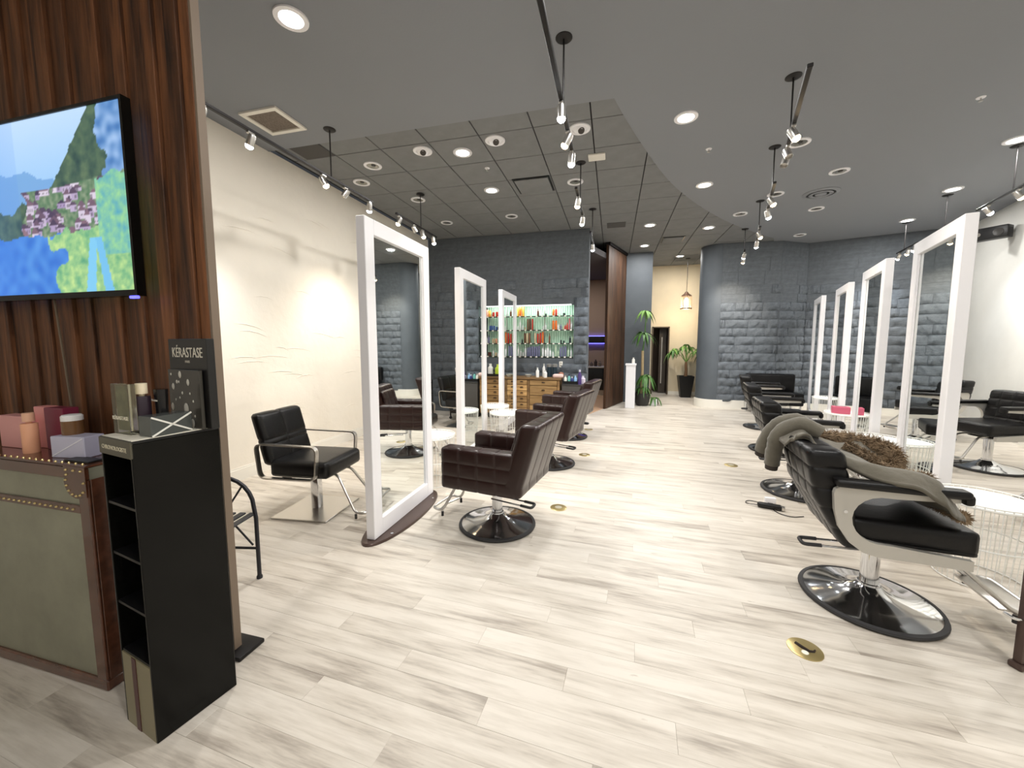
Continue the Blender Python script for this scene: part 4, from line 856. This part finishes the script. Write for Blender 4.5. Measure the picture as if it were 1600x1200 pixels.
# black bench in front of the stone wall
v = thing('waiting_bench', 'black leather bench against the dark stone wall', 'bench', (3.38, 9.5, 0), R(0))
RB(-.48, .48, -.32, .2, .2, .46, r=.03, seg=3).build('seat', M['black_leather'], v); RB(-.48, .48, .12, .27, .44, .84, r=.04, seg=3).build('backrest', M['black_leather'], v)
for sx_ in (-.44, .44):
    for sy_ in (-.25, .18): MB().cyl((sx_, sy_, 0), (sx_, sy_, .21), .02, n=8).build('leg', M['chrome'], v)

# ------------------------------------------------------------------ pedestal, plants, lantern
v = thing('pedestal', 'slim white square pedestal beside the walnut panel', 'pedestal', (.42, 9.42, 0), R(-5))
RB(-.105, .105, -.105, .105, 0, 1.0, r=.004, seg=1).build('shaft', M['white'], v); RB(-.12, .12, -.12, .12, 1.0, 1.04, r=.004, seg=1).build('cap', M['white'], v)
jug('pump_bottle', 'small white bottle on top of the white pedestal', (240, 238, 232), (230, 228, 220), .07, .14, (.47, 9.42, 1.04))
def strap_leaf(mb, base, az, ln, droop, w, up=.9):
    d = Vector((math.cos(az), math.sin(az), 0)); s = Vector((-d.y, d.x, 0)); L_, R_ = [], []
    n = 6
    for i in range(n + 1):
        t = i / n; p = Vector(base) + d * ln * (t * .85 + .0) + Vector((0, 0, ln * (up * t - (up + droop) * t * t))); hw = w * math.sin(PI * min(.999, .08 + .92 * t)) * (1 if t < .98 else .1)
        L_ += [p + s * hw + Vector((0, 0, hw * .35))]; R_ += [p - s * hw + Vector((0, 0, hw * .35))]
        if i < n: pass
    C_ = [(a + b) / 2 - Vector((0, 0, (a - b).length * .12)) for a, b in zip(L_, R_)]
    vs = L_ + C_ + R_; k = n + 1
    fs = [(i, i + 1, k + i + 1, k + i) for i in range(n)] + [(k + i, k + i + 1, 2 * k + i + 1, 2 * k + i) for i in range(n)]
    m0 = len(vs); vs += [p - Vector((0, 0, .0015)) for p in vs]; fs += [tuple(m0 + q for q in reversed(f)) for f in fs]
    mb.add(vs, fs)
def plant_dracaena(x, y):
    t = thing('cane_plant', 'tall cane plant with three tiers of strappy leaves in a dark pot', 'plant', (x, y, 0)); rn = random.Random(11)
    MB().lathe([(0, 0), (.13, 0), (.17, .1), (.185, .26), (.18, .31), (.165, .31), (.16, .27), (0, .27)], 24).build('pot', plain(48, 46, 44, .5), t); MB().lathe([(0, .271), (.158, .272), (.15, .28), (0, .285)], 16).build('soil', plain(50, 38, 30, .9), t)
    for (a, b, r_) in (((-.03, 0, .27), (-.02, .02, 1.33), .035), ((.06, -.02, .27), (.07, -.02, .72), .03)): MB().tube([a, ((a[0] + b[0]) / 2 + .012, 0, (a[2] + b[2]) / 2), b], [r_, r_ * .95, r_ * .9], 10).build('cane', M['cane'], t)
    MB().tube([(-.02, .02, 1.3), (.02, .0, 1.7), (.03, .0, 2.3)], [.016, .014, .01], 8).build('shoot', M['leaf'], t)
    for (c, n, ln, dr, w, m_) in (((.03, 0, 2.25), 14, .30, .8, .03, 'leaf_light'), ((0, 0, 1.72), 15, .38, .8, .03, 'leaf'), ((.07, -.02, .7), 22, .34, 1.0, .034, 'leaf'), ((0, .02, .4), 12, .34, .6, .032, 'leaf')):
        for k in range(n):
            mb = MB(); strap_leaf(mb, c, 2.399 * k + rn.uniform(-.2, .2), ln * rn.uniform(.75, 1.1), dr * rn.uniform(.7, 1.3), w, rn.uniform(.4, 1.1)); mb.build('leaf', M[m_], t, ang=180)
plant_dracaena(.72, 9.85)
def money_tree(x, y):
    t = thing('potted_tree', 'small palmate leaved tree in a tall black tapered planter', 'plant', (x, y, 0)); rn = random.Random(4)
    mb = MB(); z0, z1, a, b = 0, .6, .13, .2
    mb.add([(sx * q, sy * q, z) for z, q in ((z0, a), (z1, b), (z1, b - .02), (z1 - .04, b - .025)) for sx, sy in ((-1, -1), (1, -1), (1, 1), (-1, 1))], [(3, 2, 1, 0)] + [(l * 4 + i, l * 4 + (i + 1) % 4, l * 4 + 4 + (i + 1) % 4, l * 4 + 4 + i) for l in range(3) for i in range(4)] + [(12, 13, 14, 15)])
    mb.build('planter', M['black'], t, False); B(-.172, .172, -.172, .172, .561, .57).build('soil', plain(48, 36, 28, .9), t, False)
    MB().tube([(0, 0, .56), (.01, 0, .75), (0, .01, .92), (0, 0, 1.0)], [.05, .04, .036, .025], 12).build('trunk', plain(128, 96, 68, .8), t)
    for k, (dx, dy, h) in enumerate(((-.42, -.1, 1.24), (-.28, .12, 1.36), (-.1, -.2, 1.42), (.12, .15, 1.40), (.3, -.05, 1.36), (.4, .1, 1.22), (-.36, -.2, 1.32), (.22, -.25, 1.3), (.0, .05, 1.48), (.32, .25, 1.28))):
        br = MB().tube([(0, 0, .98), (dx * .4, dy * .4, .7 + h * .4), (dx, dy, h)], [.011, .007, .005], 6).build('branch', M['leaf_light'], t)
        for q in range(7):
            mb = MB(); strap_leaf(mb, (dx, dy, h), math.atan2(dy, dx) + (q - 3) * .75, rn.uniform(.17, .25), rn.uniform(.7, 1.4), .032, .25); mb.build('leaf', M['leaf_light'] if q % 2 else M['leaf'], br, ang=180)
money_tree(2.0, 11.72)
v = thing('flower_pot', 'small white square pot by the cane plant', 'pot', (1.0, 9.95, 0)); RB(-.07, .07, -.07, .07, 0, .16, r=.006).build('pot', M['white'], v)
for k in range(9): mb = MB(); strap_leaf(mb, (0, 0, .15), 2.4 * k, .28, .9, .028, 1.0); mb.build('leaf', M['leaf'], v, ang=180)
v = thing('pendant_lantern', 'caged glass pendant lantern glowing warm in the corridor', 'pendant lamp', (1.87, 11.3, CEIL))
MB().lathe([(0, -.02), (.05, -.02), (.06, 0), (0, 0)], 16).build('canopy', M['black_metal'], v); MB().tube([(0, 0, -.02), (.006, 0, -.5), (0, 0, -.9)], .007, 6).build('chain', M['black_metal'], v)
MB().lathe([(0, -.86), (.03, -.87), (.06, -.92), (.13, -.97), (.135, -.985), (.0, -.985)], 20).build('cap', plain(84, 60, 44, .5, .4), v); MB().lathe([(.125, -1.30), (.145, -1.30), (.145, -1.33), (.125, -1.33), (.125, -1.30)], 24).build('bottom_ring', plain(84, 60, 44, .5, .4), v)
gl = MB()
for k in range(14): gl.tube([(.13 * math.cos(2 * PI * k / 14), .13 * math.sin(2 * PI * k / 14), z) for z in (-.98, -1.31)], .006, 5)
gl.build('cage_bars', plain(216, 190, 160, .4), v); MB().lathe([(0, -1.3), (.04, -1.27), (.055, -1.18), (.045, -1.06), (.0, -1.02)], 16).build('bulb', mat('lantern_bulb', (1, .85, .6), .5, emit=16, ecol=(1, .78, .5)), v)
lp = bpy.data.lights.new('lamp_light', 'POINT'); lp.energy = 30; lp.color = (1, .8, .55); lp.shadow_soft_size = .06; lpo = bpy.data.objects.new('lamp_light', lp); COL.objects.link(lpo); lpo.parent = v; lpo.location = (0, 0, -1.36)
# ------------------------------------------------------------------ near left: reclaimed wood partition, television, trunk, display stand
PY = 1.352
pw = struct(B(XL, -1.756, PY + .02, PY + .034, 0.02, CEIL - .012).build('wall_partition', plain(60, 44, 34, .8), smooth=False))
rn = random.Random(21); x = -1.753; k = 0
while x > XL + .02:
    w = rn.uniform(.05, .082); d = (0, .014, .006, .022, .003)[k % 5] + rn.uniform(0, .004); x0 = max(x - w, XL + .004)
    o = RB(0, x - x0 - .002, -d, .02, .03, CEIL - .014, r=.0025, seg=1).build('slat', M['reclaimed'], pw, False); o.location = (x0, PY, 0); x = x0; k += 1
B(-1.752, -1.74, PY - .002, PY + .034, .02, CEIL - .012).build('end_trim', plain(128, 112, 96, .5), pw, False)
RB(-1.86, -1.67, 1.315, 1.45, 0.0, .02, r=.004).build('foot_plate', M['black_metal'], pw)
RB(-3.9, -1.86, PY + .0, PY + .036, 0, .02, r=.002).build('bottom_rail', M['black_metal'], pw)

TX0, TX1, TZ0, TZ1, TY = -3.5, -2.035, 1.713, 2.55, 1.262
tv = thing('television', 'wall mounted flat television showing a lakeside mountain village', 'television', (TX1, TY, TZ0))
W_, H_ = TX1 - TX0, TZ1 - TZ0
bz = MB()
for q in ((-W_, 0, 0, .026), (-W_, 0, H_ - .014, H_), (-W_, -W_ + .014, .026, H_ - .014), (-.014, 0, .026, H_ - .014)): bz.box(q[0], q[1], -.006, .03, q[2], q[3])
bz.build('bezel', M['black_gloss'], tv, False); RB(-W_ + .1, -.1, .03, .058, .08, H_ - .1, r=.01).build('back_shell', M['black'], tv)
NXp, NZp = 200, 112
_h = random.Random(12); HOUSES = sorted([(_h.uniform(.5, .93), _h.uniform(.29, .58), _h.uniform(.011, .028), _h.uniform(.022, .05), _h.random()) for _ in range(75)], key=lambda q: -q[1])
def pic(u, v):
    """u 0..1 left to right, v 0..1 bottom to top; the right two thirds show in the photograph"""
    n = lambda s, o=0: mnoise.noise(Vector((u * s * 1.7, v * s, o))); f = lambda s, o=0: n(s, o) + .5 * n(s * 2.1, o) + .25 * n(s * 4.3, o)
    sky = Vector((.62, .80, .98)).lerp(Vector((.80, .90, 1)), max(0, min(1, (v - .6) * 2)))
    c = sky
    ridge = .62 + .10 * (1 - abs(u - .45) * 2.2) + .05 * f(4, 1)
    if v < ridge: c = Vector((.42, .62, .86)).lerp(Vector((.50, .70, .90)), v)
    m2 = .50 + max(0, (u - .62)) * 2.1 + .06 * f(6, 2)
    if v < m2: c = Vector((.20, .32, .30)).lerp(Vector((.36, .46, .36)), .5 + f(16, 3) * .9)
    if u > .9 + .04 * f(5, 9) and v > .55: c = Vector((.60, .74, .92)).lerp(Vector((.3, .5, .75)), .5 + n(18, 6))
    # village of pale houses with dark roofs
    if .30 < v < .60 + .14 * max(0, u - .7) and u > .5 + .06 * n(6, 4):
        c = Vector((.30, .46, .34)).lerp(Vector((.56, .62, .52)), .5 + n(40, 5))
        for hu, hv, hwd, hh, k1 in HOUSES:
            du = (u - hu) / hwd; dv = (v - hv) / hh
            if abs(du) < 1 and 0 < dv < 1: c = Vector((.66, .58, .74)).lerp(Vector((.90, .86, .92)), k1); c = c * (.68 if (du * 3) % 1 < .35 and .25 < dv < .7 else 1)
            elif 1 <= dv < 1.75 and abs(du) < 1.15 - (dv - 1) * 1.2: c = Vector((.26, .22, .34)).lerp(Vector((.56, .44, .50)), k1)
    if v < .34 + .03 * f(9, 7) and u < .72 + .05 * n(8, 3): c = Vector((.16, .42, .82)).lerp(Vector((.36, .62, .92)), .5 + .6 * n(14, 8) + .3 * (v - .15))
    if u > .66 + .06 * n(7, 12) and v < .34 + .06 * f(7, 4): c = Vector((.44, .70, .52)).lerp(Vector((.74, .88, .58)), .5 + f(20, 13) * .8)
    if u > .86 and v < .62 + .08 * n(9, 3) and v > .2: c = Vector((.40, .70, .72)).lerp(Vector((.60, .84, .62)), .5 + f(22, 5) * .9)
    if abs(u - .805 - (v - .02) * .10) < .022 - v * .02 and v < .30: c = Vector((.50, .80, .96))
    if abs(u - .885 + (v - .02) * .10) < .02 - v * .02 and v < .30: c = Vector((.46, .76, .94))
    if u < .5: c = c.lerp(Vector((.25, .5, .95)), .35 * (1 - u * 2) + .1)
    return c
me = MB().grid(lambda a, b: (-W_ + .013 + a * (W_ - .026), 0, .025 + b * (H_ - .038)), NXp, NZp).mesh('screen', None, False)
ca = me.color_attributes.new('picture', 'FLOAT_COLOR', 'POINT')
for j in range(NZp):
    for i in range(NXp): p = pic(i / (NXp - 1), j / (NZp - 1)); ca.data[j * NXp + i].color = (max(0, p.x) ** 2.2, max(0, p.y) ** 2.2, max(0, p.z) ** 2.2, 1)
ms = mat('tv_screen', (.01, .01, .01), .2); at = ms.node_tree.nodes.new('ShaderNodeAttribute'); at.attribute_name = 'picture'
ms.node_tree.links.new(at.outputs['Color'], ms.node_tree.nodes['Principled BSDF'].inputs['Emission Color']); ms.node_tree.nodes['Principled BSDF'].inputs['Emission Strength'].default_value = 1.0
me.materials.append(ms); so = link('screen', me, tv)
RB(-.055, -.012, -.004, .012, -.012, .0, r=.003).build('status_light', mat('blue_status', (.1, .1, 1), .5, emit=3, ecol=(.1, .1, 1)), tv)
MB().tube([(-.62, .03, 0), (-.60, .035, -.35), (-.575, .035, -.7)], .005, 6).build('cable', plain(110, 96, 80), tv)

# steamer trunk console
tk = thing('steamer_trunk', 'old steamer trunk of zinc sheet with brown leather edges and brass nails', 'trunk', (-2.08, 1.06, 0)); TT = 1.0; TW = 1.7; TDp = .255
B(-TW, 0, 0, TDp, .05, TT - .01).build('body', M['trunk_metal'], tk, False)
lb_ = MB(); lb_.rbox(-TW - .004, .004, -.012, TDp, TT - .012, TT, r=.005, seg=1); lb_.rbox(-TW - .004, .004, -.012, .0, TT - .06, TT - .012, r=.003, seg=1); lb_.build('leather_top', M['leather_trunk'], tk)
RB(-.055, .006, -.012, .0, .05, TT - .06, r=.004, seg=1).build('leather_edge', M['leather_trunk'], tk); RB(-TW - .006, -TW + .055, -.012, 0, .05, TT - .06, r=.004, seg=1).build('leather_edge', M['leather_trunk'], tk)
RB(0, .006, 0, TDp, .05, TT - .06, r=.002, seg=1).build('leather_side', M['leather_trunk'], tk)
RB(-TW + .06, -.056, -.009, 0, .79, .825, r=.003, seg=1).build('leather_strap', M['leather_trunk'], tk); RB(-TW - .006, .006, -.012, TDp, 0, .05, r=.006, seg=1).build('leather_base', M['leather_trunk'], tk)
cp3 = MB(); cp3.M = Matrix.Translation((0, -.013, 0)) @ Matrix.Rotation(R(90), 4, 'X')
cp3.prism([(.007, TT - .005), (-.12, TT - .005), (-.12, TT - .06)] + [(-.055 + .07 * math.cos(R(a)), TT - .07 + .07 * math.sin(R(a))) for a in range(180, 301, 20)] + [(.007, TT - .13)], 0, .004); cp3.build('corner_cap', M['leather_trunk'], tk, False)
nail = MB().lathe([(0, .006), (.003, .005), (.005, .002), (.0055, 0), (0, 0)], 8).mesh('nail', M['gold'])
def nails(pts, rx):
    for p in pts: o = link('nail', nail, tk, p); o.rotation_euler = (rx, 0, 0)
nails([(-.04 - .042 * k, .004, TT) for k in range(30)], 0); nails([(-.1 - .035 * k, -.009, .807) for k in range(24)], R(90))
nails([(-.055 + .058 * math.cos(R(a)), -.017, TT - .07 + .058 * math.sin(R(a))) for a in range(150, 320, 24)] + [(-.105, -.017, TT - .02), (-.06, -.017, TT - .02), (-.015, -.017, TT - .02), (-.005, -.017, TT - .07)], R(90))
# products on the trunk
z = TT
def carton(name, label, x, y, z, w, d, h, col, rz=0, ribbon=None, rough=.35):
    t = thing(name, label, 'box', (x, y, z), rz); c = RB(-w / 2, w / 2, -d / 2, d / 2, 0, h, r=.003, seg=1).build('carton', plain(*col, rough), t)
    if ribbon:
        MB().tube([(-w / 2 + .004, -d / 2 - .0006, .006), (w / 2 - .004, -d / 2 - .0006, h - .006)], 0, flat=(.002, .004)).build('foil_line', plain(*ribbon), t)
    return t
carton('gift_box', 'flat pink carton leaning at the end of the trunk row', -2.78, 1.19, z, .2, .06, .155, (226, 160, 156)); carton('gift_box', 'tall rose pink carton behind the peach bottle', -2.645, 1.22, z, .09, .05, .2, (228, 150, 146)); carton('gift_box', 'deep magenta carton beside the peach bottle', -2.53, 1.215, z, .13, .06, .2, (120, 40, 62))
jug('pump_bottle', 'peach pump bottle with a clear cap on the trunk', (240, 176, 140), (236, 184, 154), .055, .185, (-2.585, 1.13, z), straight=True)
carton('gift_box', 'silver lilac gift carton with a foil diagonal on the trunk', -2.305, 1.15, z, .17, .08, .095, (196, 194, 214), R(8), (238, 238, 246)); 
t = thing('cosmetic_jar', 'amber glass jar with white lid on the lilac carton', 'jar', (-2.35, 1.16, z + .095)); MB().lathe([(0, 0), (.036, 0), (.036, .062), (0, .062)], 20).build('glass', plain(118, 84, 54, .15), t); MB().lathe([(0, .062), (.036, .062), (.036, .082), (.03, .088), (0, .088)], 20).build('lid', plain(242, 240, 238), t)
carton('gift_box', 'upright lavender carton behind the black display stand', -2.14, 1.26, z, .075, .045, .19, (178, 174, 206)); jug('serum_bottle', 'lavender serum bottle next to the upright lavender carton', (160, 150, 190), (226, 224, 236), .045, .2, (-2.21, 1.265, z))
o = RB(-2.26, -2.11, 1.075, 1.1 + .03, TT, TT + .008, r=.002, seg=1).build('display_card', M['black']); tag(o, 'flat black card lying on the trunk by the black stand', 'card')

# black product display stand
SR = R(-10); stn = thing('display_stand', 'tall black glossy product display stand with open shelves', 'display stand', (-1.71, 1.10, 0), SR); hw, hd, sh = .115, .14, 1.16
RB(hw - .01, hw, -hd, hd, 0, sh - .012, r=.002, seg=1).build('side_panel', M['black_gloss'], stn); RB(-hw, -hw + .01, -hd, hd, 0, sh - .012, r=.002, seg=1).build('side_panel', M['black_gloss'], stn); B(-hw + .01, hw - .01, hd - .01, hd, 0, sh - .012).build('back_panel', M['black'], stn, False)
tp = RB(-hw, hw, -hd, hd, sh - .012, sh - .002, r=.001, seg=1).build('top', M['black'], stn); B(-hw + .006, hw - .002, -hd + .004, hd - .004, sh - .002, sh).build('white_sheet', plain(236, 230, 214), tp, False)
hd_ = RB(-hw, hw, -hd - .004, -hd + .006, sh - .065, sh - .003, r=.002, seg=1).build('header_strip', plain(84, 80, 66), stn)
text_mesh('lettering', 'CHRONOLOGISTE', .022, plain(216, 208, 184), hd_, (0, -hd - .0045, sh - .043), (R(90), 0, 0))
for zz in (.30, .5, .7, .9): B(-hw + .01, hw - .01, -hd + .004, hd - .01, zz, zz + .01).build('shelf', M['black'], stn, False)
fp = MB(); fp.box(-hw + .01, hw - .01, -hd, -hd + .008, 0, .30); fpo = fp.build('front_panel', plain(128, 120, 92, .3), stn, False)
B(-.03, .0, -hd - .002, -hd, .0, .3).build('stripe', plain(70, 26, 28, .3), fpo, False)
Ms = Matrix.Translation((-1.71, 1.10, 0)) @ Matrix.Rotation(SR, 4, 'Z')
def on(x, y, z): return Ms @ Vector((x, y, z))
jug('serum_bottle', 'dark bottle with pale gold cap on the lowest shelf of the black stand', (40, 38, 46), (226, 210, 160), .045, .15, on(.05, -.06, .51)); jug('serum_bottle', 'small dark jar with grey lid on the middle shelf of the black stand', (52, 44, 42), (120, 112, 100), .06, .1, on(.06, -.05, .71))
bnr = thing('display_header', 'black header board with white lettering and bubble pattern on the stand', 'sign', on(.002, hd - .03, sh), SR)
RB(-.125, .15, -.015, .015, 0, .36, r=.002, seg=1).build('board', plain(30, 29, 28, .35), bnr)
brand = text_mesh('lettering', 'K\u00c9RASTASE', .044, plain(226, 220, 204), bnr, (.012, -.0155, .285), (R(90), 0, 0)); brand.scale = (.98, 1.3, 1)
text_mesh('lettering', 'PARIS', .014, plain(190, 184, 170), bnr, (.012, -.0155, .262), (R(90), 0, 0))
ac = RB(-.10, .125, -.034, -.022, .0, .235, r=.001, seg=1).build('acrylic_slab', plain(64, 61, 55, .2), bnr)
rn = random.Random(8)
for (bx_, bz_, r_) in ((-.01, .215, .013), (.045, .185, .012), (-.065, .165, .012), (.02, .075, .022), (-.08, .08, .014), (.06, .02, .016), (-.075, .215, .005), (-.035, .185, .007), (.075, .11, .005), (-.02, .12, .005), (.0, .14, .006), (.055, .14, .005), (.08, .05, .005), (-.05, .11, .005), (.03, .02, .008), (-.02, .185, .005)):
    MB().at((bx_, -.035, bz_), rx=R(90)).lathe([(0, .003), (r_ * .7, .002), (r_, 0), (0, 0)], 12, sx=.8, sy=1.15).build('bubble', plain(206, 202, 190, .3), ac)
t = thing('display_box', 'clear acrylic block with a picture card and white lettering on the stand', 'display box', on(-.055, -.085, sh), SR + R(4))
RB(-.055, .055, -.012, .012, 0, .19, r=.002, seg=1).build('block', mat('smoky_acrylic', S(222, 220, 196), .05, trans=.92, ior=1.2), t); B(-.052, .035, .0125, .0145, .012, .182).build('picture_card', mat('photo_card', S(150, 152, 122), .4, var=(22, .8), col2=S(34, 38, 26)), t, False)
text_mesh('lettering', 'K\u00c9RASTASE', .02, plain(236, 230, 212), t, (-.005, -.0126, .055), (R(90), 0, 0))
jug('pump_bottle', 'plum bottle with cream pump cap on the stand', (48, 34, 46), (240, 226, 196), .05, .19, on(-.02, -.045, sh), straight=True)
t = thing('cream_tube', 'black cosmetic tube standing on its cap on the stand', 'tube', on(.012, .0, sh), SR); MB().lathe([(0, 0), (.02, 0), (.022, .03), (.024, .04), (.026, .1), (.03, .165), (0, .166)], 16, sy=.7).build('tube_body', plain(26, 25, 26, .2), t); text_mesh('lettering', 'K\u00e9rastase', .011, plain(230, 226, 214), t, (0, -.0215, .12), (R(90), 0, 0))
t = thing('gift_box', 'black and silver gift box with crossed ribbons at the edge of the stand', 'box', on(.07, -.015, sh), SR + R(96)); RB(-.068, .068, -.035, .035, 0, .075, r=.002, seg=1).build('carton', plain(96, 100, 98, .2, .5), t)
for s in (-1, 1): MB().tube([(-.066, -.0356, .0375 - s * .035), (.066, -.0356, .0375 + s * .035)], 0, flat=(.003, .006)).build('ribbon', plain(232, 230, 222, .3), t)

# wrought iron stool behind the partition
st_ = thing('iron_chair', 'wrought iron seat with arched crossed side frame behind the wood partition', 'chair', (-2.36, 1.83, 0), R(12))
def side(yo):
    MB().tube([(.2, yo, 0)] + [(.2 - .0 * q, yo, .1 * q) for q in (1, 3, 4)] + [(.0 + .19 * math.cos(R(a)), yo, .47 + .19 * math.sin(R(a))) for a in range(0, 181, 15)] + [(-.2, yo, .3), (-.2, yo, 0)], .012, 8).build('arched_frame', M['iron'], st_)
    for s in (-1, 1): MB().tube([(s * .17, yo, .22), (s * .05, yo, .36), (-s * .06, yo, .52), (-s * .13, yo, .62)], .006, 6).build('cross_bar', M['iron'], st_)
    MB().cyl((-.195, yo, .2), (.195, yo, .2), .008, n=6).build('rail', M['iron'], st_)
    for s in (-1, 1): MB().lathe([(0, 0), (.017, 0), (.017, .015), (.012, .025), (0, .025)], 10, c=(s * .2, yo, 0)).build('foot', M['iron'], st_)
side(0); side(-.36)
for k in range(6): RB(-.17 + .065 * k, -.13 + .065 * k, -.37, .01, .42, .432, r=.003, seg=1).build('slat', M['iron'], st_)
